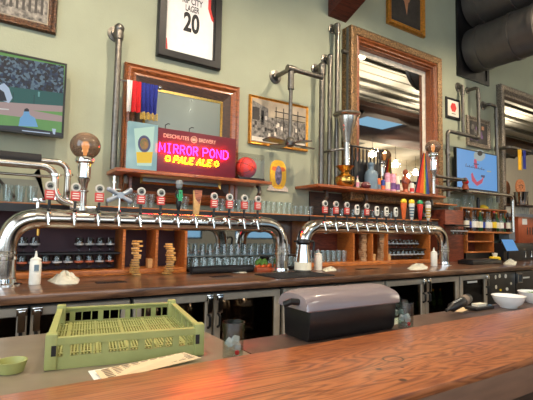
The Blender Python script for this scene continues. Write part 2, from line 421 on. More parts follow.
# ceiling: boarded white part near the bar, dark pitched part with skylights, white part beyond
def slab_holes(b, x0, x1, y0, y1, z0, z1, holes):
    xs = sorted({x0, x1, *[h[0] for h in holes], *[h[1] for h in holes]}); ys = sorted({y0, y1, *[h[2] for h in holes], *[h[3] for h in holes]})
    for i in range(len(xs)-1):
        for j in range(len(ys)-1):
            cx, cy = (xs[i]+xs[i+1])/2, (ys[j]+ys[j+1])/2
            if not any(h[0] < cx < h[1] and h[2] < cy < h[3] for h in holes): b.box(xs[i], xs[i+1], ys[j], ys[j+1], z0, z1)
struct(MB().box(X0, X1, -2.3, 4.7, ZC, ZC+.1), 'ceiling', m_dwood)
b = MB(); slab_holes(b, X0, X1, -6.6, -2.3, ZC-.25, ZC-.1, HOLES)
struct(b, 'ceiling.001', m_dceil)
b = MB(); slab_holes(b, X0, X1, YF, -6.6, ZC, ZC+.1, [(5.6, 8.4, -9.0, -7.0)]); struct(b, 'ceiling.002', m_ceil)
struct(MB().box(X0, X1, -2.32, -2.25, ZC-.25, ZC), 'trim_6', m_dceil); struct(MB().box(X0, X1, -6.66, -6.6, ZC-.25, ZC+.1), 'trim_7', m_dceil)
b = MB(); y = 4.3
k = 0
while y > -2.2:
    b.box(X0, X1, y-.19, y+.17, ZC-.09, ZC-.001); y -= .42
struct(b, 'ceiling.003', m_ceil)
for i, (y, z, r) in enumerate(((.9, 6.3, .06), (-.6, 6.2, .09), (-1.4, 6.2, .05), (2.4, 6.3, .05))):
    solo(MB().tube([(6, y, z), (12+i, y, z), (13+i, y+.25, z-.1), (22, y+.25, z-.1)], r, 10), 'ceiling_conduit', m_iron,
         ['grey conduit pipe under white ceiling seen in the tall mirror', 'thickest grey pipe under white ceiling seen in the tall mirror', 'thin pipe nearest the dark ceiling seen in the tall mirror', 'thin conduit nearest the bar wall under the ceiling'][i], 'pipe')
# rafter
pb = ray(366, 0); pb = C0+pb*(4.29/pb.x)
d = Vector((0, pb.y-4.55, pb.z-4.64)); e = Vector((0, 4.55, 4.64))+d*2.2
b = MB(); x0, x1 = 3.94, 4.29
b.add([(x0, 4.55, 4.64), (x1, 4.55, 4.64), (x1, 4.55, 5.15), (x0, 4.55, 5.15), (x0, e.y, e.z), (x1, e.y, e.z), (x1, e.y, e.z+.5), (x0, e.y, e.z+.5)],
      [(0, 1, 2, 3), (4, 7, 6, 5), (0, 4, 5, 1), (2, 6, 7, 3), (0, 3, 7, 4), (1, 5, 6, 2)])
struct(b, 'trim_2', m_beam)
# duct opening and ducts
r = thing('duct_opening', (7.66, WY, 4.47), 'black framed opening in the wall that the two big ducts come out of', 'opening')
MB().loop(7.07, 8.12, 4.44, ZC-.05, [(0, WY), (0, WY-.035), (.08, WY-.035), (.08, WY)]).build('frame', m_frameb, r)
MB().box(7.14, 8.05, WY-.012, WY-.002, 4.48, ZC-.12).build('backing', m_black, r)
for i, zc in enumerate((5.02, 5.9)):
    pts = [(7.60, WY-.04, zc), (7.60, 3.27, zc)]
    r = thing('air_duct', (7.60, WY-.02, zc-.41), ['lower round metal air duct coming out of the wall opening', 'upper round metal air duct just under the ceiling'][i], 'duct', None)
    MB().tube(pts, .415, 40).build('duct_pipe', m_duct, r)
    q = MB(); q.lathe([(.40, 0), (.40, .012), (0, .012)], (7.60, 3.271, zc), 36, 'y')
    q.build('end_grille', m_grille, r)
    for yy in (4.3, 3.72, 3.32): MB().tube([(7.60, yy+.035, zc), (7.60, yy-.035, zc)], .432, 40).build('seam_ring', m_duct, r)

# ------------------------------------------------------------------ wall pictures
def moulding(w, d, y):    # w width, d depth, y wall plane
    return [(0, y), (0, y-d*.7), (w*.12, y-d), (w*.35, y-d*.92), (w*.55, y-d*.6), (w*.8, y-d*.62), (w, y-d*.35), (w, y)]
def picture(name, px, y, w, d, fm, label, art, cat='framed picture', artmats=None, matte=0, mm=None, yw=WY):
    s_ = (yw-d)/yw; l, t, rr, bt = px[0]*s_, 1.5+(px[1]-1.5)*s_, px[2]*s_, 1.5+(px[3]-1.5)*s_
    x0, x1, z0, z1 = l, rr, bt, t
    r = thing(name, ((x0+x1)/2, yw, z0), label, cat)
    MB().loop(x0, x1, z0, z1, moulding(w, d, yw)).build('frame', fm, r, smooth=False)
    if matte: MB().box(x0+w*.8, x1-w*.8, yw-.022, yw-.012, z0+w*.8, z1-w*.8).build('mount', mm or m_paper, r)
    a = MB(); a.box(x0+w*.8+matte, x1-w*.8-matte, yw-.026, yw-.020, z0+w*.8+matte, z1-w*.8-matte)
    if art: art(a, x0+w+matte, x1-w-matte, z0+w+matte, z1-w-matte, yw-.026)
    a.build('print', artmats, r, smooth=False)
    return r
m_ph0 = mat('sepia print ground', (150, 136, 116), .5, var=.35, scale=5)
m_ph1 = mat('dark print tone', (42, 36, 32), .5, var=.5, scale=12)
m_ph2 = mat('light print tone', (206, 196, 180), .5, var=.15)
m_ph3 = mat('grey print tone', (104, 98, 92), .5, var=.5, scale=30)
m_ph4 = mat('mottled crowd print', (58, 52, 48), .5, var=.8, scale=26, col2=(150, 142, 132))
rnd = random.Random(3)
def art_houses(a, x0, x1, z0, z1, y):
    w, h = x1-x0, z1-z0
    a.i = 2; a.box(x0, x1, y-.002, y, z0+h*.72, z1)
    a.i = 4; a.box(x0, x1, y-.0025, y, z0, z0+h*.30)
    a.i = 1
    for i in range(9): xx = x0+w*(.04+i*.105); a.box(xx, xx+w*.045, y-.003, y, z0+h*.1, z0+h*(.5+.2*rnd.random()))
    a.i = 0
picture('framed_picture', (-.25, 4.35, .42, 3.405), WY, .085, .05, m_ornd, 'dark carved frame with sepia photograph at the top left above the baseball television', art_houses, artmats=[m_ph0, m_ph1, m_ph2, m_ph3, m_ph4], matte=.0)
def art_crowd(a, x0, x1, z0, z1, y):
    w, h = x1-x0, z1-z0
    a.i = 4; a.box(x0, x1, y-.002, y, z0+h*.10, z0+h*.62)
    a.i = 2; a.box(x0, x1, y-.003, y, z0, z0+h*.10)
    a.i = 3; a.prism([(x0, z0+h*.62), (x0+w*.28, z0+h*.62), (x0+w*.28, z0+h*.82), (x0, z0+h*.95)], y-.003, y)
    a.i = 1; a.box(x0, x0+w*.12, y-.004, y, z0+h*.5, z0+h*.8); a.box(x0+w*.15, x0+w*.2, y-.004, y, z0+h*.4, z0+h*.75)
    for i in range(4): xx = x0+w*(.42+i*.14); a.box(xx, xx+w*.012, y-.0045, y, z0+h*.3, z0+h*.9)
    a.box(x0+w*.40, x1, y-.0045, y, z0+h*.78, z0+h*.80); a.box(x0+w*.40, x1, y-.0045, y, z0+h*.64, z0+h*.655)
    a.i = 3
    for i in range(26):
        xx = x0+w*rnd.random()*.96; zz = z0+h*(.12+.42*rnd.random()); a.i = rnd.choice([1, 2, 3]); a.box(xx, xx+w*.035, y-.004, y, zz, zz+h*.09)
    a.i = 0
picture('framed_picture', (2.655, 3.235, 3.60, 2.60), WY, .045, .04, m_gold, 'gold framed black and white crowd photograph behind the hanging pipe and blades', art_crowd, artmats=[m_ph0, m_ph1, m_ph2, m_ph3, m_ph4])
def art_portrait(a, x0, x1, z0, z1, y):
    w, h = x1-x0, z1-z0; c = x0+w*.5
    a.i = 2; a.prism([(c+.11*cos(t), z0+h*.66+.15*sin(t)) for t in [2*pi*k/16 for k in range(16)]], y-.003, y)
    a.prism([(c-.05, z0+h*.5), (c+.05, z0+h*.5), (c+.012, z0+h*.22)], y-.003, y); a.i = 0
m_skin = mat('warm portrait tone', (176, 120, 84), .5, var=.2)
picture('framed_picture', (5.24, 5.95, 6.19, 4.93), WY, .11, .06, m_gold, 'gilt framed dark portrait high above the tall mirror', art_portrait, artmats=[m_ph1, m_ph1, m_skin])
def art_redsq(a, x0, x1, z0, z1, y):
    w, h = x1-x0, z1-z0; a.i = 1; a.prism([(x0+w*.5+w*.3*cos(t)*(1-.15*(k % 2)), z0+h*.58+w*.3*sin(t)*(1-.15*(k % 2))) for k, t in enumerate([2*pi*k/12 for k in range(12)])], y-.002, y)
    a.i = 2; a.box(x0+w*.3, x0+w*.7, y-.002, y, z0+h*.12, z0+h*.17); a.i = 0
picture('framed_picture', (6.76, 3.99, 7.19, 3.60), WY, .06, .03, m_frameb, 'small black framed print with a red emblem on white', art_redsq, artmats=[m_white, m_red, m_ink])
def art_people(a, x0, x1, z0, z1, y):
    w, h = x1-x0, z1-z0
    for i in range(14):
        a.i = rnd.choice([1, 2, 3]); xx = x0+w*rnd.random()*.85; zz = z0+h*rnd.random()*.7; a.box(xx, xx+w*.14, y-.003-.0003*i, y, zz, zz+h*.18)
    a.i = 0
picture('framed_picture', (7.42, 3.76, 8.20, 3.17), WY, .10, .05, m_silverf, 'brown framed colour photograph above the blue television', art_people, artmats=[m_ph1, m_skin, mat('violet print', (96, 70, 110), .5, var=.4), m_ph3])

# framed jersey
r = thing('framed_jersey', (1.84, WY, 3.45), 'black framed white sports jersey numbered 20 on the wall above the left mirror', 'framed jersey')
jx0, jx1, jz0, jz1 = 1.42, 2.20, 3.42, 4.5
MB().loop(jx0, jx1, jz0, jz1, [(0, WY), (0, WY-.06), (.012, WY-.07), (.085, WY-.07), (.095, WY-.055), (.095, WY)]).build('frame', m_frameb, r, smooth=False)
a = MB(); a.box(jx0+.09, jx1-.09, WY-.02, WY-.005, jz0+.09, jz1-.09); yy = WY-.02
a.i = 1; a.prism([(jx0+.095, jz0+.095), (jx0+.13, jz0+.095), (jx0+.115, jz0+.23), (jx0+.095, jz0+.25)], yy-.004, yy)
a.prism([(jx1-.095, 4.0), (jx1-.12, 4.02), (jx1-.17, 4.15), (jx1-.165, 4.35), (jx1-.095, 4.45)], yy-.004, yy)
a.i = 2; a.prism([(jx1-.095, 4.06), (jx1-.105, 4.06), (jx1-.135, 4.16), (jx1-.13, 4.4), (jx1-.095, 4.45)], yy-.008, yy)
a.prism([(jx0+.095, 4.22), (jx0+.17, 4.3), (jx0+.17, 4.45), (jx0+.095, 4.45)], yy-.008, yy)
a.build('jersey', [mat('white jersey cloth', (232, 226, 222), .8, var=.03, bump=.3), m_red, m_black], r)
textp('20', 183.2, 13.2, 199.8, 33, WY-.022, m_black, 'number', r, bold=.035)
textp('LAGER', 185.5, 6.2, 199.5, 12.5, WY-.022, m_black, 'lettering', r, bold=.02, )
textp('RIP CITY', 182.5, -1.5, 203, 5, WY-.022, m_black, 'lettering', r, bold=.02)

# left mirror
mx0, mx1, mz0, mz1 = 1.083, 2.475, 1.78, 3.265
r = thing('wall_mirror', (1.8, WY, mz0), 'wood framed smoky mirror on the wall behind the lit beer sign', 'mirror')
MB().loop(mx0, mx1, mz0, mz1, [(0, WY), (0, WY-.05), (.015, WY-.075), (.035, WY-.06), (.06, WY-.07), (.095, WY-.045), (.12, WY-.05), (.12, WY)]).build('frame', m_mwood, r, smooth=False)
MB().loop(mx0+.12, mx1-.12, mz0+.12, mz1-.12, [(0, WY), (0, WY-.045), (.02, WY-.04), (.095, WY-.02), (.095, WY)]).build('inner_frame', m_dwood, r, smooth=False)
MB().loop(mx0+.215, mx1-.215, mz0+.2, mz1-.215, [(0, WY), (0, WY-.024), (.028, WY-.02), (.028, WY)]).build('brass_bead', m_brass, r, smooth=False)
MB().box(mx0+.2, mx1-.2, WY-.014, WY-.004, mz0+.2, mz1-.2).build('glass', m_mirL, r)

# tall mirror
tx0, tx1, tz0, tz1 = 4.22, 6.36, 1.95, 4.52
r = thing('wall_mirror', (5.5, WY, tz0), 'tall mirror in a carved gilt and wood frame behind the right shelf', 'mirror')
fy = WY-.2
MB().loop(tx0, tx1, tz0, tz1, [(0, WY), (0, fy+.01), (.03, fy-.01), (.08, fy), (.115, fy+.01), (.12, fy+.03), (.12, WY)]).build('frame', m_ornate, r, smooth=False)
MB().loop(tx0+.12, tx1-.12, tz0+.12, tz1-.12, [(0, WY), (0, fy+.02), (.03, fy+.01), (.055, fy+.04), (.075, fy+.04), (.09, fy+.08), (.105, fy+.08), (.12, WY-.03), (.12, WY)]).build('inner_frame', m_gold if 0 else m_mwood, r, smooth=False)
MB().loop(tx0+.24, tx1-.24, tz0+.24, tz1-.24, [(0, WY), (0, WY-.032), (.07, WY-.02), (.07, WY)]).build('bevelled_edge', m_ph2, r, smooth=False)
MB().box(tx0+.29, tx1-.29, WY-.016, WY-.004, tz0+.29, tz1-.29).build('glass', m_mirR, r)

# right mirror, cut by the picture edge
r = thing('wall_mirror', (9.6, WY, 1.9), 'silver brown framed mirror at the right edge behind the pipe with two scarves', 'mirror')
MB().loop(8.42, 10.9, 1.9, 4.54, [(0, WY), (0, WY-.1), (.03, WY-.12), (.1, WY-.11), (.16, WY-.06), (.2, WY-.05), (.2, WY)]).build('frame', m_silverf, r, smooth=False)
MB().loop(8.62, 10.7, 2.1, 4.34, [(0, WY), (0, WY-.05), (.05, WY-.03), (.05, WY)]).build('inner_frame', m_dwood, r, smooth=False)
MB().box(8.64, 10.68, WY-.016, WY-.004, 2.12, 4.32).build('glass', m_mirR, r)

# ------------------------------------------------------------------ televisions
def tv(x0, x1, z0, z1, yf, label, shapes, mats, name='television'):
    r = thing(name, ((x0+x1)/2, yf+.03, z0), label, 'television')
    MB().box(x0, x1, yf+.004, yf+.05, z0, z1).build('casing', m_black, r, bevel=.006)
    MB().loop(x0, x1, z0, z1, [(0, yf+.004), (0, yf-.006), (.018, yf-.006), (.018, yf+.004)]).build('bezel', m_frameb, r, smooth=False)
    MB().box((x0+x1)/2-.12, (x0+x1)/2+.12, yf+.05, WY-.002, (z0+z1)/2-.1, (z0+z1)/2+.1).build('wall_bracket', m_blackm, r)
    s = MB(); s.box(x0+.018, x1-.018, yf+.001, yf+.003, z0+.018, z1-.018); shapes(s, yf)
    s.build('screen', mats, r, smooth=False)
    return r
def clipx(s): pass
def sh_ball(s, y):
    def P(i, pts, k): s.i = i; s.ppoly(pts, y+.001-.0003*k, .0002)
    X0_ = AX = -12
    P(1, [(-12, 84), (-12, 53), (64, 66), (63.2, 100)], 1)                     # crowd
    P(2, [(-12, 84), (63.6, 93.5), (62.8, 106), (-12, 101)], 2)                # outfield wall
    P(3, [(-12, 101), (62.8, 106), (62.4, 112), (-12, 108)], 3)                # dirt strip
    P(3, [(-12, 107), (20, 108), (62.2, 116), (62, 122), (-12, 113)], 4)
    P(5, [(-2, 86), (4, 83), (9, 88), (12.5, 98), (9, 103), (3, 101), (-2, 96)], 5)       # player
    P(6, [(-2, 88), (4, 92), (7, 101), (-2, 101)], 6)
    P(7, [(18.5, 126), (20, 118), (23, 115), (24, 111), (29, 111), (30, 115), (35, 118), (38, 127)], 7)  # umpire
    P(6, [(24, 111.5), (24.5, 109), (27, 108), (29, 109.5), (29, 111.5)], 8)
    P(6, [(18, 126), (62, 133), (62, 136.5), (-12, 128.5), (-12, 124.5)], 9)              # score bar
    P(5, [(52, 128.5), (56, 129), (55, 134.5), (53, 134)], 10)
    P(5, [(22, 130), (50, 133), (50, 134), (22, 131)], 10)
    P(4, [(38, 91.5), (40, 92), (39.5, 97), (38, 96.5)], 11); P(8, [(-2, 108), (9, 109), (9, 110), (-2, 109.3)], 11)
    P(6, [(13, 92), (13.5, 92), (13.2, 102), (12.7, 102)], 11); P(6, [(34, 95), (34.5, 95), (34.2, 104), (33.7, 104)], 11)
e1 = [emit('grass on screen', (122, 184, 96), .85, (104, 166, 84), 6), emit('crowd on screen', (40, 70, 120), .6, scale=46, voronoi=True, cols=[(10, 18, 40), (18, 40, 78), (40, 80, 122), (24, 48, 84), (120, 156, 180)]),
      emit('wall on screen', (24, 112, 108), .7), emit('dirt on screen', (196, 168, 164), .85), emit('pale mark on screen', (120, 190, 190), .8), emit('white on screen', (200, 220, 244), .9),
      emit('dark on screen', (16, 24, 48), .6), emit('light blue on screen', (120, 184, 236), .9), emit('chalk on screen', (236, 236, 230), .9)]
tv(-.42, .515, 2.345, 3.07, 4.40, 'large flat television showing a baseball game on the left wall', sh_ball, e1)
def sh_logo(s, y):
    def P(i, pts, k): s.i = i; s.ppoly(pts, y+.001-.0003*k, .0002)
    circ = lambda cx, cy, r, n=16, a0=0, a1=2*pi: [(cx+r*cos(a0+(a1-a0)*k/n), cy+r*1.0*sin(a0+(a1-a0)*k/n)) for k in range(n)]
    P(1, circ(479.5, 155.5, 5.8), 1); P(2, circ(480, 153.3, 2.6), 2)
    P(3, [(474, 159), (476.5, 159.5), (477.5, 168), (475.5, 169), (474, 165)], 3); P(4, [(473.5, 163), (479, 164), (478.5, 165), (474, 164.5)], 4)
    P(3, [(471, 174), (472.5, 172.5), (474, 177), (477, 182), (482, 179), (483, 175), (484, 177), (482, 183), (477, 186), (472, 181)], 3)
    for k in range(11):
        xx = 465.5+k*1.75; yy = 166.6+k*.36; h = (3.2, 1.6, 2.4, 1.4, 3.0, 1.8, 1.4, 2.2, 1.5, 2.6, 1.4)[k]
        P(4, [(xx, yy), (xx+.55, yy+.1), (xx+.95, yy-h), (xx+.4, yy-h)], 6); P(4, [(xx+.4, yy-.1), (xx+1.7, yy-.2), (xx+1.7, yy-.7), (xx+.4, yy-.6)], 7)
    P(4, [(481, 175), (485, 175.5), (484.5, 178), (481, 177)], 5); P(1, [(487, 170.5), (491, 171), (491, 172.3), (487, 172)], 5)
e2 = [m_skyb, emit('grey on screen', (176, 190, 190), .9), emit('black on screen', (14, 16, 24), .5), emit('pink on screen', (216, 70, 110), .9), emit('deep blue on screen', (44, 58, 120), .8)]
t = tv(6.76, 8.09, 2.31, 3.035, 4.38, 'flat television with blue screen and pink emblem on the right wall', sh_logo, e2)

# ------------------------------------------------------------------ wall pipes
def flange(mb, c, r=.055, ax='y'):
    mb.lathe([(r, 0), (r, .012), (r*.6, .02), (r*.6, .05)], c, 18, ax)
def elbow_ball(mb, c, r): mb.ball(c, r, 14)
def wallpipe(label, pts, r, m=m_iron, flanges=(), fit=(), name='wall_pipe', fr=.06, group=None):
    pts = [Vector(p) for p in pts]
    base = Vector((pts[-1].x, pts[-1].y, min(p.z for p in pts)))
    t = thing(name, base, label, 'pipe', group)
    MB().tube(fillet(pts, r*2.2, 5), r, 16).build('pipe', m, t)
    for f in flanges:
        q = MB(); flange(q, (f[0], WY-.001, f[1]), f[2] if len(f) > 2 else fr); q.build('flange', m_iron, t)
    for f in fit:
        q = MB(); f = Vector(f); q.tube([f-Vector((0, 0, r*1.5)), f+Vector((0, 0, r*1.5))], r*1.32, 16); q.build('fitting', m_iron, t)
    return t
py_ = 4.40
# left pipe from flange to shelf
a = A(119.3, 29, py_); 
t = wallpipe('tall upright pipe with a round wall flange left of the smoky mirror', [(a.x, WY-.03, a.z), (a.x, py_, a.z), (a.x, py_, 2.09)], .033, m_iron, flanges=[(a.x, a.z, .085)], fit=[(a.x, py_, a.z-.06)])
MB().ball((a.x, py_, a.z+.005), .052, 16).build('elbow', m_iron, t)
f0 = A(121, 80, py_); f1 = A(159, 87.5, py_)
rodz = (f0.z+f1.z)/2
t = thing('banner_rod', (f0.x, py_, rodz), 'chrome rod with a ball end holding three cloth banners', 'rod')
MB().tube([(a.x+.033, py_-.0, rodz), (f1.x, py_-.0, rodz)], .011, 10).build('rod', m_chrome, t)
MB().ball((f1.x+.012, py_, rodz), .026, 14).build('ball_end', m_chrome, t)
def banner(x0, x1, z1, z0, y, m, label, fringe=None, folds=5, taper=0, amp=.018):
    n = 28; b = MB(); rows = 8; vs = []
    for side in (0, 1):
        for j in range(rows+1):
            v = j/rows
            for i in range(n+1):
                u = i/n; w = (x1-x0)*(1-taper*v); xx = (x0+x1)/2-w/2+w*u
                vs.append((xx, y+side*.006+amp*(.3+v)*sin(u*folds*2*pi), z1+(z0-z1)*v))
    m_ = (n+1)*(rows+1); fs = []
    for j in range(rows):
        for i in range(n):
            p = j*(n+1)+i; fs.append((p, p+1, p+n+2, p+n+1)); q = p+m_; fs.append((q, q+n+1, q+n+2, q+1))
    for i in range(n):
        fs.append((i, i+m_, i+1+m_, i+1)); p = rows*(n+1)+i; fs.append((p, p+1, p+1+m_, p+m_))
    for j in range(rows):
        p = j*(n+1); fs.append((p, p+n+1, p+n+1+m_, p+m_)); p = p+n; fs.append((p, p+m_, p+n+1+m_, p+n+1))
    b.add(vs, fs)
    if not fringe: return solo(b, 'cloth_banner', m, label, 'banner')
    r = thing('cloth_banner', ((x0+x1)/2, y, z0-.07), label, 'banner'); b.build('cloth', m, r)
    q = MB()
    for i in range(26):
        xx = x0+(x1-x0)*(i+.5)/26; q.tube([(xx, y+amp*1.3*sin((i+.5)/26*folds*2*pi), z0+.01), (xx+.003, y+amp*1.3*sin((i+.5)/26*folds*2*pi), z0-.065)], .0045, 6)
    q.build('fringe', fringe, r); return r
g = lambda px: A(px, 95, py_-.03).x
banner(g(126.5), g(132), rodz+.008, A(129, 112, py_).z, py_-.03, m_whc, 'narrow white cloth banner hanging leftmost on the chrome rod', folds=1.5, taper=.3)
banner(g(132), g(141), rodz+.008, A(136, 113, py_).z, py_-.035, m_redc, 'red cloth banner hanging between the white and blue banners', folds=2)
banner(g(141), g(158), rodz+.008, A(148, 114.5, py_).z, py_-.03, m_navy, 'dark blue cloth banner with gold fringe on the chrome rod', fringe=m_goldc, folds=4, taper=.12)

# hanging pipe assembly with blades
p0 = A(275.5, 73, 4.54); p1 = A(291, 72, 4.12)
zt = 3.53; xm = p1.x
t = thing('pipe_bracket', (p0.x, WY, zt), 'iron pipe bracket with round wall flange holding the hanging blades', 'pipe')
MB().tube(fillet([(p0.x, WY-.02, zt), (p0.x, 4.2, zt), (A(322, 80, 4.2).x, 4.2, zt)], .06), .03, 16).build('pipe', m_iron, t)
q = MB(); flange(q, (p0.x, WY-.001, zt), .09); q.build('flange', m_iron, t)
xm = A(291, 75, 4.2).x; zb = A(291, 141, 4.2).z
q = MB(); q.tube([(xm-.06, 4.2, zt), (xm+.06, 4.2, zt)], .045, 16); q.ball((xm, 4.2, zt), .05, 14); q.build('tee_fitting', m_iron, t)
MB().tube([(xm, 4.2, zt), (xm, 4.2, zt-.26)], .04, 16).build('sleeve', m_iron, t)
MB().tube([(xm, 4.2, zt-.2), (xm, 4.2, zb)], .024, 14).build('drop_pipe', m_iron, t)
m_blade = wood('dark walnut blade', (40, 24, 18), (84, 52, 36), .3, scale=4, coat=.4)
r = thing('ceiling_fan', (xm, 4.2, zb-.08), 'four bladed brown fan hanging from the pipe bracket', 'fan')
q = MB(); q.lathe([(.02, .08), (.05, .06), (.07, .02), (.06, -.03), (.02, -.05)], (xm, 4.2, zb-.03), 18); q.build('hub', m_iron, r)
for k in range(4):
    an = radians(12+90*k); dx, dy = cos(an), sin(an); q = MB(); pr = []
    L = .30 if k % 2 else .42
    for (u, w) in ((.05, .025), (.12, .05), (L*.9, .085), (L, .06), (L, -.06), (L*.9, -.085), (.12, -.05), (.05, -.025)):
        pr.append((u*dx-w*dy, u*dy+w*dx, .12*w))
    zz = zb-.045
    vs = [(xm+p[0], 4.2+p[1], zz+p[2]) for p in pr]+[(xm+p[0], 4.2+p[1], zz+p[2]+.012) for p in pr]
    n = 8; q.add(vs, [tuple(range(n)), tuple(range(2*n-1, n-1, -1))]+[(i, n+i, n+(i+1) % n, (i+1) % n) for i in range(n)])
    q.build('blade', m_blade, r)
# group of tall pipes
def vx(px, py, y=py_): return A(px, py, y)
for (px, pyt, y, r, m, lab, fr) in (
        (322, 66, 4.40, .036, m_iron, 'leftmost of the tall upright pipes beside the tall mirror', .075),
        (330, 57, 4.44, .03, m_iron, 'second tall upright pipe, with flange below the tallest one', .075),
        (337.5, 26, 4.43, .034, m_iron, 'tallest upright pipe reaching up to the dark red beam', .07)):
    a = vx(px, pyt, y)
    t = wallpipe(lab, [(a.x, WY-.03, a.z), (a.x, y, a.z), (a.x, y, 2.11)], r, m, flanges=[(a.x, a.z, fr)], fit=[(a.x, y, a.z-.07)])
    MB().ball((a.x, y, a.z), r*1.5, 16).build('elbow', m_iron, t)
a = vx(349.6, 60, 4.44)
t = wallpipe('thick grey pipe standing against the left edge of the tall mirror', [(a.x-.01, 4.44, 4.5), (a.x-.01, 4.44, 2.11)], .045, mat('painted grey pipe', (96, 98, 94), .35, .5, var=.08))
q = MB(); zc = A(344, 46, 4.3).z; q.tube([(a.x-.15, 4.44, zc), (a.x-.03, 4.44, zc)], .03, 12); q.build('clamp_arm', m_iron, t)
# right hand pipes
a = vx(465.5, 85); bz = 2.05
wallpipe('left pipe of the pair hanging under the air duct', [(a.x, WY-.03, a.z), (a.x, 4.46, a.z), (a.x, 4.46, 3.35)], .03, m_iron, flanges=[(a.x, a.z, .09)], fit=[(a.x, 4.46, 4.1)])
b_ = vx(475, 88); c_ = vx(475, 137, 4.34); e_ = vx(447.5, 131, 4.34)
zl = (c_.z+e_.z)/2
t = wallpipe('long pipe from the duct that turns left then drops beside the tall mirror', [(b_.x, WY-.03, a.z), (b_.x, 4.34, a.z), (b_.x, 4.34, zl), (e_.x, 4.34, zl), (e_.x, 4.34, 2.13)], .033, m_iron, flanges=[(b_.x, a.z, .07)], fit=[(e_.x, 4.34, 2.9), (b_.x, 4.34, 4.05)])
MB().tube([(b_.x-.16, 4.34, zl), (b_.x-.07, 4.34, zl)], .046, 14).build('fitting', m_iron, t)
a = vx(490.5, 104); b_ = vx(497, 104)
t = wallpipe('bent pipe with an elbow beside the right edge of the blue television', [(a.x, WY-.03, a.z), (a.x, 4.42, a.z), (b_.x, 4.42, a.z), (b_.x, 4.42, 2.12)], .034, m_iron, flanges=[(a.x, a.z, .09)], fit=[(b_.x, 4.42, a.z-.2)])
a0 = vx(500, 145, 4.28); a1 = vx(531, 152, 4.28); zr = (a0.z+a1.z)/2
t = thing('scarf_rail', (a0.x, WY, zr), 'horizontal pipe rail across the right mirror holding two scarves', 'rail')
MB().tube(fillet([(8.36, WY-.01, zr), (8.36, 4.28, zr), (a1.x+.35, 4.28, zr)], .06), .034, 14).build('pipe', m_iron, t)
q = MB(); flange(q, (8.36, WY-.001, zr), .07); q.build('flange', m_iron, t)
MB().tube([(a1.x-.04, 4.28, zr), (a1.x+.05, 4.28, zr)], .055, 14).build('fitting', m_iron, t)
gx = lambda px: A(px, 158, 4.25).x
banner(gx(518.2), gx(522), zr+.01, A(520, 170, 4.25).z, 4.25, m_yelc, 'yellow scarf hanging on the pipe rail over the right mirror', folds=1.2, amp=.01)
banner(gx(523.2), gx(526.2), zr+.01, A(525, 169, 4.25).z, 4.25, m_navy, 'dark blue scarf hanging on the pipe rail over the right mirror', folds=1.2, amp=.01)
# ================================================================== BACK COUNTER AND FRIDGES
CF_ = 3.235
b = MB(); b.box(-1.2, 9.8, CF_, WY-.001, CZ-.065, CZ)
solo(b, 'back_counter', m_counter, 'long brown wooden counter top carrying the draft pipes', 'counter', bevel=.012)
DY = 3.29
def fridge(x0, x1, label, doors, opening=True, inner=None):
    r = thing('back_bar_fridge', ((x0+x1)/2, DY+.3, 0), label, 'fridge')
    b = MB(); t = .03
    z0, z1 = .06, CZ-.085
    b.box(x0, x0+t, DY+.03, 4.0, z0, z1); b.box(x1-t, x1, DY+.03, 4.0, z0, z1); b.box(x0+t, x1-t, DY+.03, 4.0, z1-t, z1); b.box(x0+t, x1-t, DY+.03, 4.0, z0, .14); b.box(x0+t, x1-t, 3.95, 4.0, .14, z1-t)
    b.build('body', m_blackm, r)
    MB().box(x0+t, x1-t, DY+.08, 3.94, .52, .535).build('wire_shelf', m_dsteel, r)
    for (a, c, side) in doors:
        d = MB(); w = .055
        d.loop(a, c, .13, z1-.005, [(0, DY+.025), (0, DY-.012), (.006, DY-.018), (w, DY-.018), (w+.006, DY-.01), (w+.006, DY+.025)])
        dd = d.build('door', m_fridge, r, smooth=False)
        MB().box(a+w, c-w, DY-.003, DY+.006, .13+w, z1-.005-w).build('door_glass', m_glassd, dd)
        hx = c-.035 if side == 'r' else a+.035
        h = MB(); h.box(hx-.032, hx+.032, DY-.05, DY-.018, z1-.055, z1-.005); h.box(hx-.022, hx+.022, DY-.062, DY-.045, z1-.16, z1-.02); h.build('latch', m_chrome, dd, bevel=.005)
        h = MB(); h.tube([(hx, DY-.02, z1-.17), (hx, DY-.055, z1-.19), (hx, DY-.055, z1-.26), (hx, DY-.02, z1-.28)], .012, 8); h.build('handle', m_black, dd)
    return r
fridge(-.47, .91, 'leftmost steel framed glass door fridge under the counter', [(-.46, .225, 'r'), (.245, .9, 'l')])
fridge(.92, 2.30, 'glass door fridge behind the green rack, second from the left', [(.93, 1.585, 'r'), (1.605, 2.28, 'l')])
fridge(2.31, 3.70, 'glass door fridge behind the covered black case', [(2.32, 3.0, 'r'), (3.02, 3.69, 'l')])
fridge(3.71, 5.09, 'glass door fridge with green bottles behind the drinking glasses', [(3.72, 4.385, 'r'), (4.405, 5.08, 'l')])
r = fridge(5.10, 5.74, 'narrow dark fridge with one white sticker', [(5.11, 5.73, 'r')])
a = A(472.5, 286.5, DY-.01); MB().box(a.x-.11, a.x+.11, DY-.012, DY-.006, .86, .885).build('sticker', m_wp, r)
r = thing('back_bar_fridge', (6.1, 3.6, 0), 'black fridge with round and square stickers right of the glass doors', 'fridge')
MB().box(5.76, 6.5, DY, 4.0, .0, CZ-.085).build('body', m_black, r, bevel=.006)
rn = random.Random(5)
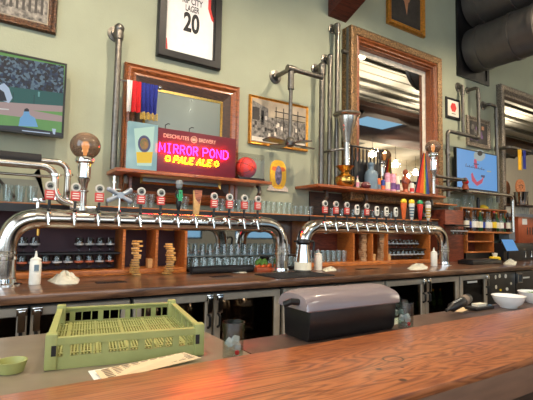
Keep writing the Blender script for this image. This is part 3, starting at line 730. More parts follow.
for (px, py, w, h, m) in ((495.5, 277, 1.2, 3.2, m_lab), (499.5, 276, 1.6, 3, m_lab), (505.5, 276, 1.8, 3.2, m_wp), (496, 287, 1.5, 3, m_lab), (500.5, 290, 1.7, 1.6, m_yplast), (507, 289, 1.8, 2.4, m_wp), (511, 283.5, 1.2, 2, m_lab)):
    a = A(px, py, DY); k = mpp(px, py, DY)*1.25; q = MB()
    q.prism([(a.x+w*k*cos(2*pi*i/14), a.z+h*k*.55*sin(2*pi*i/14)) for i in range(14)], DY-.004, DY-.0005); q.build('sticker', m, r)
r = thing('back_bar_fridge', (6.9, 3.6, 0), 'black cabinet with a chrome latch at the far right below the counter', 'fridge')
MB().box(6.52, 7.5, DY, 4.0, .0, CZ-.085).build('body', m_black, r, bevel=.006)
a = A(518, 276, DY); MB().loop(a.x-.06, a.x+.08, a.z-.10, a.z+.04, [(0, DY), (0, DY-.03), (.02, DY-.03), (.02, DY)]).build('latch', m_chrome, r)
a = A(526, 277.5, DY); MB().box(a.x-.1, a.x+.1, DY-.004, DY-.0005, a.z-.012, a.z+.012).build('sticker', m_wp, r)
struct(MB().box(7.52, 9.8, DY, 4.0, .06, CZ-.07), 'trim_3', m_black)
struct(MB().box(-1.2, -.48, DY, 4.0, .06, CZ-.07), 'trim_4', m_black)
# kegs and bottles behind fridge glass
def keg():
    t = thing('beer_keg', (0, 0, 0), '', 'keg')
    b = MB(); b.lathe([(.13, 0), (.145, .01), (.145, .05), (.14, .06), (.15, .08), (.15, .15), (.156, .155), (.156, .165), (.15, .17), (.15, .24), (.156, .245), (.156, .255), (.15, .26), (.14, .33), (.135, .34), (.14, .38), (.125, .38), (.12, .34), (.0, .34)], (0, 0, 0), 24); b.build('shell', m_brass if 0 else m_steel, t)
    q = MB(); q.lathe([(.03, .34), (.03, .37), (.02, .375), (0, .375)], (0, 0, 0), 14); q.build('valve', m_brass, t); return t
kg = keg()
for i, (x, z) in enumerate(((1.78, .536), (2.10, .536), (1.78, .1405), (2.10, .1405), (1.1, .536), (1.42, .536))):
    spawn(kg, (x, 3.62, z), sc=.97, label= ['steel keg on the upper shelf left behind the fridge glass beside the rack', 'steel keg on the upper shelf right behind the same fridge glass', 'steel keg on the fridge floor lower left', 'steel keg on the fridge floor lower right', 'steel keg behind the green rack, left one', 'steel keg behind the green rack, right one'][i], group='kegs in the fridge')
for lx in (1.25, 1.94, 4.05, 4.73):  # added fill lamps so kegs and bottles show through the door glass
    l = bpy.data.lights.new('fridge_fill', 'POINT'); l.energy = .9; l.color = (1, .86, .66); l.shadow_soft_size = .02; o = bpy.data.objects.new('fridge_fill', l); COL.objects.link(o); o.location = (lx, 3.40, .925)
def bottle(name, h, r, mglass, mlab, cap, lab0=.18, lab1=.48):
    t = thing(name, (0, 0, 0), '', 'bottle')
    b = MB(); b.lathe([(r*.9, 0), (r, .006), (r, h*.58), (r*.86, h*.66), (r*.36, h*.78), (r*.32, h*.94), (r*.38, h*.945), (r*.38, h*.97), (0, h*.97)], (0, 0, 0), 14); b.build('glass', mglass, t)
    b = MB(); b.lathe([(r*1.02, h*lab0), (r*1.02, h*lab1)], (0, 0, 0), 14); b.build('bottle_label', mlab, t)
    b = MB(); b.lathe([(r*.42, h*.95), (r*.42, h), (0, h)], (0, 0, 0), 12); b.build('cap', cap, t); return t
gb = bottle('green_bottle', .24, .032, m_gbot, m_leaf, m_yelc)
for i in range(7): spawn(gb, (4.55+.072*i, 3.48+.05*(i % 2), .536), 'green bottle standing in the fridge with green bottles', 'green bottles in the fridge')
# ================================================================== CUBBY SHELVES ON THE COUNTER
FY = 4.2; TZ = 1.705
def cubby(x0, x1, divs, label, backm=m_back, extra=()):
    r = thing('cubby_shelf', ((x0+x1)/2, FY+.17, CZ), label, 'shelf unit')
    MB().box(x0, x1, FY, WY-.003, CZ+.0, CZ+.05).build('bottom_board', m_oak, r, bevel=.003)
    MB().box(x0, x1, FY-.02, WY-.003, TZ-.035, TZ).build('top_board', m_oak, r, bevel=.003)
    MB().box(x0, x1, WY-.03, WY-.004, CZ+.05, TZ-.035).build('back_panel', backm, r)
    for (e0, e1) in extra: MB().box(e0, e1, FY+.06, WY-.031, CZ+.20, CZ+.212).build('inner_shelf', m_blackm, r)
    for d in [x0+.013, x1-.013]+list(divs): MB().box(d-.013, d+.013, FY, WY-.03, CZ+.05, TZ-.035).build('divider', m_oak, r, bevel=.002)
    return r
cubby(-1.0, 1.725, [1.075, 1.40], 'left orange wood cubby shelf on the counter with dark back and glasses', m_purple, [(-.974, 1.062)])
cubby(3.32, 5.78, [4.13, 4.49, 4.80], 'right orange wood cubby shelf under the right draft pipe', m_back, [(4.813, 5.767)])
# ledge and mirror between
r = thing('glass_ledge', (2.52, FY+.17, TZ-.035), 'orange wood ledge joining the two cubby shelves, holding clear pint glasses', 'ledge')
MB().box(1.727, 3.318, FY-.02, WY-.003, TZ-.035, TZ).build('board', m_oak, r, bevel=.003)
MB().box(1.727, 3.318, FY+.0, WY-.06, TZ-.075, TZ-.036).build('rail', m_dwood, r)
r = thing('wall_mirror', (2.52, WY-.02, CZ), 'low mirror between the cubby shelves reflecting glasses', 'mirror')
MB().box(1.73, 3.315, WY-.012, WY-.002, CZ+.002, TZ-.08).build('glass', mirror_mat('back bar mirror', (190, 190, 186), .03), r)
# dark panel above the right cubby
struct(MB().box(3.62, 6.75, WY-.02, WY-.001, TZ, 2.05), 'trim_5', m_dwood)
# black lip running along the shelf behind the pipes
solo(MB().box(-.6, 3.3, FY-.055, FY-.021, TZ-.08, TZ-.012), 'shelf_lip', m_blackm, 'black metal lip running along the front of the left shelf', 'strip')
solo(MB().box(3.32, 5.9, FY-.055, FY-.021, TZ-.08, TZ-.012), 'shelf_lip', m_blackm, 'black metal lip running along the front of the right cubby shelf', 'strip')

# ================================================================== DRAFT PIPES AND TAPS
RY, RR, RZ = 3.82, .079, 1.565
def tower(xl, xr, label, collars, R=.28):
    r = thing('draft_tower', (xl, RY, CZ), label, 'beer tower')
    MB().tube(fillet([(xl, RY, CZ+.01), (xl, RY, RZ), (xr, RY, RZ), (xr, RY, CZ+.01)], R, 14), RR, 32).build('pipe', m_pipe, r)
    for x in (xl, xr):
        q = MB(); q.lathe([(.125, 0), (.125, .012), (.09, .02), (.088, .05), (RR, .055)], (x, RY, CZ), 28); q.build('foot_flange', m_chrome, r)
        q = MB(); q.lathe([(RR, -.03), (RR+.008, -.025), (RR+.008, .0), (RR, .005)], (x, RY, 1.27), 28); q.lathe([(RR, .015), (RR+.006, .02), (RR+.006, .035), (RR, .04)], (x, RY, 1.27), 28); q.build('collar', m_chrome, r)
    for x in collars:
        q = MB()
        q.tube([(x-.022, RY, RZ), (x+.022, RY, RZ)], RR+.007, 28); q.build('collar', m_pipe, r)
    return r
xA, xB = A(5, 262, RY).x, A(282, 252, RY).x-.015
tower(xA, xB, 'left steel draft pipe arch with twelve taps', [A(38, 220, RY).x, A(262, 226, RY).x-.03])
xC, xD = A(303, 262, RY).x+.0, A(444, 255, RY).x-.02
tower(xC, xD, 'right steel draft pipe arch with thirteen taps', [A(327, 229, RY).x, A(430, 232, RY).x])
# small drop fitting on the left arch
a = A(37.5, 212, RY); q = MB(); q.tube([(a.x, RY, RZ+RR), (a.x, RY, RZ+RR+.05)], .016, 12); q.ball((a.x, RY, RZ+RR+.065), .02, 12); q.box(a.x-.035, a.x+.05, RY-.01, RY+.01, RZ+RR+.06, RZ+RR+.08)
solo(q, 'bleed_valve', m_chrome, 'small chrome valve on top of the left draft pipe', 'valve')
a = A(38, 232, RY); q = MB(); q.tube([(a.x, RY, RZ-RR-.002), (a.x, RY, RZ-RR-.045)], .014, 12); q.ball((a.x, RY, RZ-RR-.05), .013, 10)
solo(q, 'drain_plug', m_brass, 'small brass plug under the left draft pipe', 'plug')

def faucet(t):
    q = MB(); q.lathe([(.024, 0), (.024, .012), (.016, .02), (.016, .05)], (0, -.0, 0), 14, 'y'); q.v = [Vector((p.x, p.y+.0, p.z)) for p in q.v]
    q.build('shank', m_chrome, t)
    q = MB(); q.tube([(0, -.045, .035), (0, -.05, .02), (0, -.052, 0), (0, -.058, -.02), (0, -.072, -.052), (0, -.075, -.072)], [.012, .016, .018, .015, .011, .010], 12); q.build('spout', m_chrome, t)
def stem(t, h, m=m_black, r=.011):
    q = MB(); q.lathe([(.013, .035), (.016, .05), (.010, .06), (r, .07), (r, .04+h)], (0, -.05, 0), 12); q.build('stem', m, t)
m_badge = mat('off white badge', (198, 196, 188), .5, var=.06)
m_salmon = mat('salmon red enamel', (196, 66, 60), .5, var=.06)
def tap_badge():
    t = thing('beer_tap', (0, 0, 0), '', 'beer tap'); faucet(t); stem(t, .08)
    q = MB(); q.prism([(-.034, .125), (.034, .125), (.036, .20), (-.036, .20)], -.062, -.038)
    o = q.build('badge_body', m_salmon, t, bevel=.004)
    q = MB()
    for z, w in ((.145, .024), (.165, .027), (.183, .022)): q.box(-w, w, -.064, -.0615, z-.0035, z+.0035)
    q.build('badge_lettering', m_wp, o)
    q = MB(); q.lathe([(.034, 0), (.036, .004), (.036, .02), (.034, .024), (.024, .024), (.024, .021), (0, .021)], (0, -.038, .235), 24, 'y'); o = q.build('round_badge', m_badge, t)
    q = MB(); q.lathe([(.0235, 0), (.0235, .0015), (0, .0015)], (0, -.0592, .235), 20, 'y'); q.build('badge_centre', m_gpanel, o)
    q = MB(); q.prism([(-.018, .222), (-.006, .243), (0, .236), (.008, .246), (.018, .222)], -.0625, -.061); q.build('badge_mark', m_black, o)
    return t
def tap_oval():
    t = thing('beer_tap', (0, 0, 0), '', 'beer tap'); faucet(t); stem(t, .08)
    q = MB(); q.prism([(.033*(abs(cos(a))**.6)*(1 if cos(a) > 0 else -1), .185+.062*(abs(sin(a))**.7)*(1 if sin(a) > 0 else -1)) for a in [2*pi*k/24 for k in range(24)]], -.062, -.042)
    o = q.build('oval_badge', m_wp, t, bevel=.004)
    q = MB(); q.lathe([(.018, 0), (.018, .003), (.010, .003), (.010, 0)], (0, -.0625, .215), 18, 'y'); q.box(-.018, .018, -.0645, -.062, .165, .178); q.box(-.014, .014, -.0645, -.062, .145, .153); q.build('badge_mark', m_black, o); return t
def tap_cone(m1, m2, name, pat=None):
    t = thing('beer_tap', (0, 0, 0), '', 'beer tap'); faucet(t); stem(t, .06)
    q = MB(); q.lathe([(.012, .10), (.020, .12), (.036, .30), (.038, .33), (.030, .335)], (0, -.05, 0), 16); o = q.build('handle', m1, t)
    if pat:
        q = MB()
        for k, z in enumerate((.15, .19, .23, .27)): r = .021+(.016)*(z-.12)/.18+.0015; q.lathe([(r, z-.01), (r+.001, z+.012)], (0, -.05, 0), 16)
        q.build('painted_bands', pat, o)
    q = MB(); q.lathe([(.030, .335), (.036, .345), (.034, .37), (.022, .39), (0, .395)], (0, -.05, 0), 16); q.build('top_cap', m2, t); return t
m_wheel = mat('pale grey enamel', (150, 158, 168), .35, .3)
TB, TO = tap_badge(), tap_oval()
tz = RZ+.022; ty = RY-RR+.004
def tapx(px): return A(px, 228, RY-RR-.05).x
n = 0
ordn = ['first', 'second', 'third', 'fourth', 'fifth', 'sixth', 'seventh', 'eighth', 'ninth', 'tenth', 'eleventh', 'twelfth', 'thirteenth']
left = [48, 74, 98, 118.5, 140, 160, 178, 196, 213.5, 229, 244, 257.5]
for i, px in enumerate(left):
    p = (tapx(px), ty, tz)
    if i in (3, 6, 7): continue
    spawn(TB, p, 'red and white badge tap, %s from the left on the left draft pipe' % ordn[i], 'taps on the left draft pipe')
# plain tap with thin handle behind the silver wheel
t = thing('beer_tap', (tapx(118.5), ty, tz), 'thin chrome tap with silver star wheel, fourth on the left draft pipe', 'beer tap', 'taps on the left draft pipe')
def at_local(t, fn):
    o = t.location.copy(); t.location = (0, 0, 0); fn(); t.location = o
def f():
    faucet(t); stem(t, .14, m_chrome, .008)
    q = MB()
    for k in range(4):
        a = radians((28, 152, 208, 332)[k]); q.tube([(0, -.05, .19), (.10*cos(a), -.05, .19+.10*sin(a))], [.016, .022], 10); q.ball((.10*cos(a), -.05, .19+.10*sin(a)), .022, 10)
    q.lathe([(.028, 0), (.028, .03), (0, .03)], (0, -.04, .19), 16, 'y'); q.build('star_wheel', m_wheel, t)
at_local(t, f)
t = thing('beer_tap', (tapx(178), ty, tz), 'tall green and black figure shaped tap handle with silver top on the left pipe', 'beer tap', 'taps on the left draft pipe')
def f():
    faucet(t); stem(t, .05)
    q = MB(); q.lathe([(.014, .09), (.02, .11), (.026, .15), (.022, .19), (.034, .21), (.036, .25), (.026, .27), (.012, .28)], (0, -.05, 0), 16); o = q.build('handle', m_black, t)
    q = MB(); q.lathe([(.030, 0), (.030, .006), (0, .006)], (0, -.071, .215), 14, 'y'); q.box(-.014, .020, -.085, -.07, .17, .27); q.build('green_front', m_green, o)
    q = MB(); q.ball((0, -.05, .31), .030, 16, (1, 1, 1.1)); q.lathe([(.034, .325), (.032, .345), (.026, .36), (0, .365)], (0, -.05, 0), 16); q.build('silver_top', m_grey, t)
at_local(t, f)
t = thing('beer_tap', (tapx(196), ty, tz), 'wedge shaped wooden tap handle widening to the top, on the left draft pipe', 'beer tap', 'taps on the left draft pipe')
def f():
    faucet(t)
    q = MB(); q.prism([(-.030, .05), (.020, .05), (.042, .23), (.046, .28), (-.036, .28)], -.068, -.036); q.build('paddle', m_pale, t, bevel=.006)
    q = MB(); q.prism([(.022, .15), (.042, .23), (.046, .282), (-.036, .282), (-.02, .20)], -.071, -.067); q.build('dark_stain', m_shelf, t)
at_local(t, f)
right = [325, 336, 347, 357, 367, 377, 386.5, 396, 404, 412, 420.5, 428.5]
tl = lambda i: '%s on the right pipe' % ordn[i]
specials = {8: (m_orange, m_yplast, None, 'orange cone tap handle with yellow top'), 9: (m_wp, m_yplast, m_steelblue, 'blue and white banded tap handle with yellow top'),
            10: (m_red, m_green, None, 'red cone tap handle with green top'), 11: (m_wp, m_grey, m_goldc, 'white and gold banded tap handle with grey top')}
for i, px in enumerate(right):
    p = (tapx(px), ty, tz)
    if i in (0, 1, 2, 4): spawn(TB, p, 'red and white badge tap, '+tl(i), 'taps on the right draft pipe')
    elif i in (3, 5, 6, 7): spawn(TO, p, 'white oval badge tap, '+tl(i), 'taps on the right draft pipe')
    else:
        m1, m2, pt, lb = specials[i]; t = tap_cone(m1, m2, lb, pt); t.location = p; t.scale = (1.2, 1, .93); tag(t, lb+', '+tl(i), None, 'taps on the right draft pipe')

# ================================================================== LAMP POSTS
m_warm = emit('warm lamp bulb', (255, 184, 112), 6)
def globe_lamp(x, y, zb, zg, label, rg=.122, base=True):
    t = thing('globe_lamp', (x, y, zb), label, 'lamp')
    H = zg-zb; q = MB()
    q.lathe([(.030, 0), (.030, H*.28), (.042, H*.29), (.042, H*.31), (.030, H*.33), (.036, H*.42), (.048, H*.47), (.050, H*.49), (.036, H*.50)], (x, y, zb), 24); q.build('post', m_steel, t)
    q = MB(); q.lathe([(.05, H*.50), (.062, H*.505), (.062, H*.515), (.052, H*.52), (.052, H*.70), (.056, H*.705), (.056, H*.72), (.04, H*.73)], (x, y, zb), 24); q.build('sleeve', m_chrome, t)
    q = MB(); q.lathe([(.035, H-rg-.07), (.035, H-rg-.045), (.075, H-rg-.02), (.078, H-rg-.005), (.07, H-rg+.02), (.04, H-rg+.012), (0, H-rg+.01)], (x, y, zb), 24); q.build('cup', m_chrome, t)
    q = MB(); q.ball((x, y, zg), rg, 32, (1, 1, .94)); q.build('globe', m_smoke, t)
    q = MB(); q.lathe([(.014, -.07), (.018, -.04), (.030, 0), (.032, .02), (.02, .045), (0, .05)], (x, y, zg-.01), 16); q.build('bulb', m_warm, t)
    if base:
        q = MB(); q.tube([(x-.1, y, zb+.02), (x+.1, y, zb+.02)], .028, 14); q.tube([(x, y, zb), (x, y, zb+.03)], .045, 16); q.build('saddle', m_steel, t)
    l = bpy.data.lights.new('globe_light', 'POINT'); l.energy = 9; l.color = (1, .72, .45); l.shadow_soft_size = .03
    lo = bpy.data.objects.new('globe_light', l); COL.objects.link(lo); lo.parent = t; lo.location = (0, 0, H+.055)
    return t
a = A(85.5, 146, RY); globe_lamp(a.x, RY, RZ+RR-.005, a.z, 'large smoked glass globe lamp on a steel post on the left draft pipe')
a = A(433, 147, 4.05); globe_lamp(a.x, 4.3 if 0 else 4.05, 2.115, a.z, 'smaller looking globe lamp beside the rainbow flag on the right shelf', rg=.115, base=False)
# cooling pipes left of the lamp
def run(label, pts, r, m=m_steel, seg=16, rad=.12, fit=(), foam=None):
    t = thing('coolant_pipe', Vector(pts[-1]), label, 'pipe'); MB().tube(fillet(pts, rad, 10), r, seg).build('pipe', m, t)
    for f in fit:
        q = MB(); q.lathe([(r+.002, -.012), (r+.018, -.008), (r+.018, .008), (r+.002, .012)], f, 20); q.build('clamp_ring', m_chrome, t)
    if foam: MB().tube(foam[0], foam[1], 16).build('foam_sleeve', m_foam, t)
    return t
P_ = lambda px, py, y=3.86: A(px, py, y)
z1 = P_(20, 164).z; xe = P_(55, 180).x; zl = P_(55, 207).z
run('steel pipe nearer the front that bends down left of the globe lamp', [(-.7, 3.86, z1), (xe, 3.86, z1), (xe, 3.86, RZ+RR+.075), (xe+.24, 3.86, RZ+RR+.03)], .03, rad=.12, fit=[(xe, 3.86, P_(55, 175).z), (xe, 3.86, P_(55, 199).z)])
z2 = A(20, 158.5, 4.0).z; xe2 = A(67.5, 180, 4.0).x
run('steel pipe with black foam sleeve that bends down behind the other one', [(-.7, 4.0, z2), (xe2, 4.0, z2), (xe2, 4.0, TZ+.03), (xe2, 4.19, TZ+.03)], .026, rad=.11, fit=[(xe2, 4.0, A(67, 175, 4.0).z), (xe2, 4.0, A(67, 199, 4.0).z)], foam=([(-.7, 4.0, z2), (A(41, 160, 4.0).x, 4.0, z2)], .052))
z3 = A(20, 174.5, 4.1).z
run('thin pipe along the grey panel at the left edge', [(-.7, 4.1, z3), (A(58, 176, 4.1).x, 4.1, z3), (A(58, 176, 4.1).x, 4.5, z3)], .012, rad=.04)
q = MB(); x0 = -.6; x1 = A(44, 190, 4.5).x  # grey panel modelled where the television's shadow darkens the wall
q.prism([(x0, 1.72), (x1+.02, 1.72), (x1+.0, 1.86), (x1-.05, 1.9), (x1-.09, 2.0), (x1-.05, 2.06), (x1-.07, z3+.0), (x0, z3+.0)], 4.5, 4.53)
solo(q, 'shade_panel', m_gpanel, 'grey panel with ragged right edge standing in for shadow behind the left pint glasses', 'board')
a, c = A(-4, 176, 4.46), A(15, 197, 4.46); solo(MB().tube([(a.x, 4.489, a.z), (c.x, 4.489, c.z)], .012, 8), 'cable', m_rubber, 'black cable slanting across the grey shadow panel', 'cable')
# wheel valve cluster under the left shelf end
a = A(114, 185, 4.0); t = thing('gauge_valve', (a.x, 4.0, 1.706), 'silver upright valve under the left end of the beer sign shelf', 'valve')
q = MB(); q.tube([(a.x, 4.0, A(114, 200, 4.0).z), (a.x, 4.0, A(114, 176, 4.0).z)], .016, 12); q.build('valve_stem', m_chrome, t)
q = MB(); q.lathe([(.03, 0), (.03, .012), (0, .012)], (a.x, 4.0, A(114, 183, 4.0).z), 14); q.tube([(a.x-.06, 4.0, A(114, 190, 4.0).z), (a.x+.06, 4.0, A(114, 190, 4.0).z)], .014, 10); q.build('valve_handle', m_chrome, t)
q = MB(); q.tube([(a.x, 4.0, A(114, 198, 4.0).z), (a.x, 4.25, A(114, 198, 4.0).z), (a.x, 4.25, 1.706)], .012, 8); q.build('valve_pipe', m_iron, t)
# ================================================================== WALL SHELVES
def shelf(name, x0, x1, zt, label, yf=4.25, th=.035, brackets=()):
    r = thing(name, ((x0+x1)/2, yf+.15, zt-th), label, 'shelf')
    MB().box(x0, x1, yf, WY-.001 if not brackets or True else WY, zt-th, zt).build('board', m_shelf, r, bevel=.005)
    for x in brackets:
        q = MB(); q.tube([(x, WY-.16, zt-th-.005), (x, 4.33, zt-th-.03), (x, 4.32, zt-th-.09), (x, 4.38, zt-th-.16), (x, 4.44, zt-th-.2)], [.016, .024, .026, .024, .02], 10)
        q.build('bracket', m_iron, r)
    return r
S1 = A(193, 174.3, 4.15).z
shelf('wall_shelf', A(116, 167, 4.15).x, A(272, 181, 4.15).x, S1, 'brown wooden shelf carrying the lit beer sign and basketball', yf=4.15, brackets=(1.1, 2.68))
S2 = A(375, 189, 4.06).z
shelf('wall_shelf', A(318.5, 184, 4.06).x, A(446, 194, 4.06).x, S2, 'brown wooden shelf carrying the brass spittoon and rainbow flag', yf=4.06, brackets=(3.75, 4.5, 6.0))

# ------------------------------------------------------------------ neon beer sign
ys = 4.24
t = thing('neon_sign', (1.75, ys+.03, S1), 'lit red neon sign reading MIRROR POND PALE ALE beside a pint picture', 'neon sign')
p0 = A(157, 165, ys); p1 = A(235.5, 165, ys); zt = A(197, 133, ys).z
q = MB(); q.box(p0.x, p1.x, ys, ys+.05, S1+.001, zt); q.build('red_panel', m_ral, t, bevel=.004)
# pint glass panel
g0 = A(127, 165, ys); q = MB(); q.box(g0.x, p0.x-.002, ys, ys+.05, S1+.001, A(141, 122.5, ys).z)
q.build('pint_panel', emit('lit pale blue panel', (140, 192, 196), .95, (196, 228, 220), 4), t, bevel=.004)
def pp(pts, y, k=0): return [(A(a, b, y).x, A(a, b, y).z) for a, b in pts]
q = MB(); q.ppoly([(134, 128.5), (154.5, 126.5), (151.5, 166), (137, 165.5)], ys-.001, .004); q.build('pint_glass_picture', emit('lit glass picture', (206, 238, 214), 1.1), t, smooth=False)
q = MB(); q.ppoly([(136.2, 152), (152.8, 152), (151.5, 163), (137, 163)], ys-.005, .003); q.build('beer_picture', emit('lit yellow beer', (255, 206, 10), 1.1), t, smooth=False)
c = A(144, 144, ys); q = MB(); q.lathe([(.075, 0), (.075, .004), (.060, .004), (.060, .0)], (c.x, ys-.008, c.z), 28, 'y', sq=(.85, 1.15)); q.build('ring_logo', emit('lit grey blue ring', (112, 110, 150), .7), t, smooth=False)
q = MB(); q.lathe([(.055, 0), (.055, .003), (0, .003)], (c.x, ys-.008, c.z), 24, 'y', sq=(.8, 1.1)); q.build('logo_scene', emit('lit orange scene', (240, 150, 60), .8, (110, 130, 70), 25), t, smooth=False)
q = MB()
for k in range(2):
    xx = A(168 if k == 0 else 192, 128, ys).x; q.tube([(xx-.02, ys+.025, zt), (xx-.02, ys+.025, zt+.04), (xx, ys+.0, zt+.055), (xx+.02, ys, zt+.05)], .005, 8)
q.build('hook', m_black, t)
# lettering: strokes on a unit cell
ST = {'M': [[(0, 0), (.05, 1), (.5, .25), (.95, 1), (1, 0)]], 'I': [[(.5, 0), (.5, 1)], [(.2, 0), (.8, 0)], [(.2, 1), (.8, 1)]],
      'R': [[(.08, 0), (.08, 1), (.6, 1), (.88, .88), (.88, .62), (.6, .5), (.08, .5)], [(.5, .5), (.95, 0)]],
      'O': [[(.5+.45*cos(a), .5+.5*sin(a)) for a in [2*pi*k/16 for k in range(17)]]],
      'P': [[(.08, 0), (.08, 1), (.65, 1), (.92, .88), (.92, .6), (.65, .46), (.08, .46)]], 'N': [[(.05, 0), (.05, 1), (.9, 0), (.9, 1)]],
      'D': [[(.05, 0), (.05, 1), (.55, 1), (.92, .75), (.92, .25), (.55, 0), (.05, 0)]], 'A': [[(0, 0), (.55, 1), (.95, 0)], [(.2, .35), (.8, .35)]],
      'L': [[(.1, 1), (.05, 0), (.85, 0)]], 'E': [[(.9, 1), (.1, 1), (.05, 0), (.85, 0)], [(.1, .52), (.7, .52)]]}
def neon(word, x0, x1, z0, z1, y, r, m, shear=0, gap=.2):
    n = sum(1 if ch != ' ' else .5 for ch in word)+gap*(len(word)-1); w = (x1-x0)/n; x = x0
    for ch in word:
        if ch == ' ': x += w*(.5+gap); continue
        for s in ST[ch]:
            q = MB(); q.tube([(x+u*w+shear*v*w, y, z0+v*(z1-z0)) for u, v in s], r, 8)
            q.build('neon_letter', m, t)
        x += w*(1+gap)
zn = A(192.5, 151.2, ys-.03).z
neon('MIRROR', A(158.5, 149, ys).x, A(197, 152, ys).x, zn-.046, zn+.046, ys-.03, .0065, m_pinkn, gap=.28)
neon('POND', A(201.5, 154, ys).x, A(227, 156, ys).x, zn-.044, zn+.048, ys-.03, .0065, m_pinkn, gap=.28)
zn2 = A(191, 161, ys-.03).z
neon('PALE', A(172.5, 160, ys).x, A(192, 161, ys).x, zn2-.033, zn2+.033, ys-.03, .006, m_yeln, shear=.25, gap=.3)
neon('ALE', A(195.7, 161, ys).x, A(210, 162, ys).x, zn2-.033, zn2+.033, ys-.03, .006, m_yeln, shear=.25, gap=.3)
for px in (167, 215.5):
    cx = A(px, 160, ys).x; q = MB(); q.tube([(cx+.022*cos(a), ys-.03, zn2+.026*sin(a)) for a in [2*pi*k/14 for k in range(15)]], .005, 8); q.build('neon_ring', m_yeln, t)
hz = A(191, 139.3, ys).z
m_cream = mat('cream lettering', (206, 170, 150), .6)
text('DESCHUTES', A(163.5, 138, ys).x, A(189, 138, ys).x, hz-.018, hz+.024, ys-.0015, m_cream, 'lettering', t, bold=.01)
text('BREWERY', A(199, 138, ys).x, A(216, 138, ys).x, hz-.018, hz+.024, ys-.0015, m_cream, 'lettering', t, bold=.01)
q = MB(); q.lathe([(.038, 0), (.038, .004), (.031, .004), (.031, 0)], ((A(194, 138, ys).x), ys, hz), 22, 'y'); cx = A(194, 138, ys).x
q.prism([(cx-.028, hz-.012), (cx-.008, hz+.018), (cx, hz+.006), (cx+.01, hz+.02), (cx+.028, hz-.012)], ys-.004, ys-.0005); q.build('round_emblem', m_cream, t, smooth=False)
# basketball in clear case
t = thing('basketball_display', (2.46, 4.26, S1), 'orange basketball on a black base inside a clear case', 'basketball')
a0 = A(235.5, 170, 4.24).x+.01; a1 = A(263.5, 170, 4.2).x; bx = A(247, 165, 4.27).x
MB().box(a0, a1, 4.17, 4.43, S1+.001, S1+.028).build('base', m_black, t, bevel=.004)
BYY = 4.29; rb = .125; bz = S1+.03+rb
q = MB(); q.ball((bx, BYY, bz), rb, 36); bo = q.build('ball', m_ball, t)
q = MB()
for mk in range(4):
    pts = []
    for k in range(33):
        a = 2*pi*k/32
        if mk == 0: v = Vector((cos(a), 0, sin(a)))
        elif mk == 1: v = Vector((cos(a), sin(a), 0))
        else: v = Vector((.42*(1 if mk == 2 else -1)*(1+.5*abs(sin(a))**2)*1, cos(a), sin(a)))
        v = v.normalized(); v = Matrix.Rotation(radians(25), 3, 'Y') @ Matrix.Rotation(radians(30), 3, 'Z') @ v
        pts.append(Vector((bx, BYY, bz))+v*rb)
    q.tube(pts, .0028, 6, cap=False)
q.build('seam', m_black, bo)
q = MB(); q.box(a0+.004, a1-.004, 4.175, 4.43, S1+.029, S1+.305); q.build('clear_case', m_acry, t)
MB().box(bx-.03, bx+.07, 4.165, 4.169, S1+.005, S1+.022).build('name_plate', m_blackm, t)

# yellow oval wall sign
t = thing('wall_sign', (3.1, WY, 2.02), 'yellow oval sign with blue picture and pale base on the wall right of the basketball', 'sign')
cx, cz = 3.095, 2.235
q = MB(); q.prism([(cx+.125*(1 if cos(a) > 0 else -1)*abs(cos(a))**.7, cz+.19*(1 if sin(a) > 0 else -1)*abs(sin(a))**.8) for a in [2*pi*k/32 for k in range(32)]], WY-.02, WY-.002); q.build('oval', mat('yellow sign enamel', (236, 182, 44), .4, var=.12, scale=20), t, smooth=False)
q = MB(); q.prism([(cx+.052*cos(a), cz-.01+.125*sin(a)) for a in [2*pi*k/28 for k in range(28)]], WY-.024, WY-.02); q.build('blue_picture', mat('blue sign picture', (70, 90, 150), .4, var=.9, scale=18, col2=(150, 140, 170)), t, smooth=False)
q = MB(); q.prism([(cx-.11, cz+.06), (cx-.09, cz+.10), (cx+.09, cz+.10), (cx+.11, cz+.06), (cx+.08, cz+.045), (cx-.08, cz+.045)], WY-.023, WY-.02)
for k in range(5): q.box(cx-.07+.03*k, cx-.06+.03*k, WY-.023, WY-.02, cz-.155, cz-.14)
q.build('red_band', m_orange, t, smooth=False)
q = MB(); q.prism([(cx-.165, cz-.215), (cx+.165, cz-.215), (cx+.15, cz-.17), (cx+.07, cz-.11), (cx-.07, cz-.11), (cx-.15, cz-.17)], WY-.017, WY-.002); q.build('pale_base', mat('speckled pale enamel', (206, 190, 176), .5, var=.3, scale=60), t, smooth=False)

# ------------------------------------------------------------------ right shelf objects
sy = 4.185
a = A(345, 187, sy); t = thing('spittoon', (a.x, sy, S2), 'polished brass spittoon vase under the metal funnel', 'vase')
q = MB(); q.lathe([(.08, 0), (.10, .008), (.125, .045), (.135, .095), (.125, .14), (.08, .175), (.058, .195), (.062, .215), (.10, .255), (.135, .285), (.129, .285), (.055, .22), (0, .20)], (a.x, sy, S2), 28); q.build('vase', m_brass, t)
q = MB(); q.lathe([(.127, .132), (.132, .138), (.124, .145)], (a.x, sy, S2), 28); q.build('rib', m_brass, t)
fx = A(347, 118, sy).x; fz0 = A(347, 167, sy).z; fz1 = A(347, 141, sy).z; fz2 = A(347, 114, sy).z
t = thing('funnel_pipe', (fx, sy, S2+.27), 'shiny metal funnel with wide rim above a pale tube over the brass vase', 'funnel')
H = fz2; q = MB(); q.lathe([(.18, 0), (.19, -.008), (.18, -.02), (.135, -.045), (.122, -.12), (.09, -.21), (.055, H*0-(fz2-fz1)), (.05, -(fz2-fz1)-.02), (.045, -(fz2-fz1)), (.085, -.20), (.115, -.12), (.128, -.045), (.175, -.01)], (fx, sy, fz2), 32); q.build('funnel', m_steel, t)
q = MB(); q.lathe([(.191, -.018), (.191, .002), (.185, .006), (.180, -.01)], (fx, sy, fz2), 32); q.build('rim_band', m_iron, t)
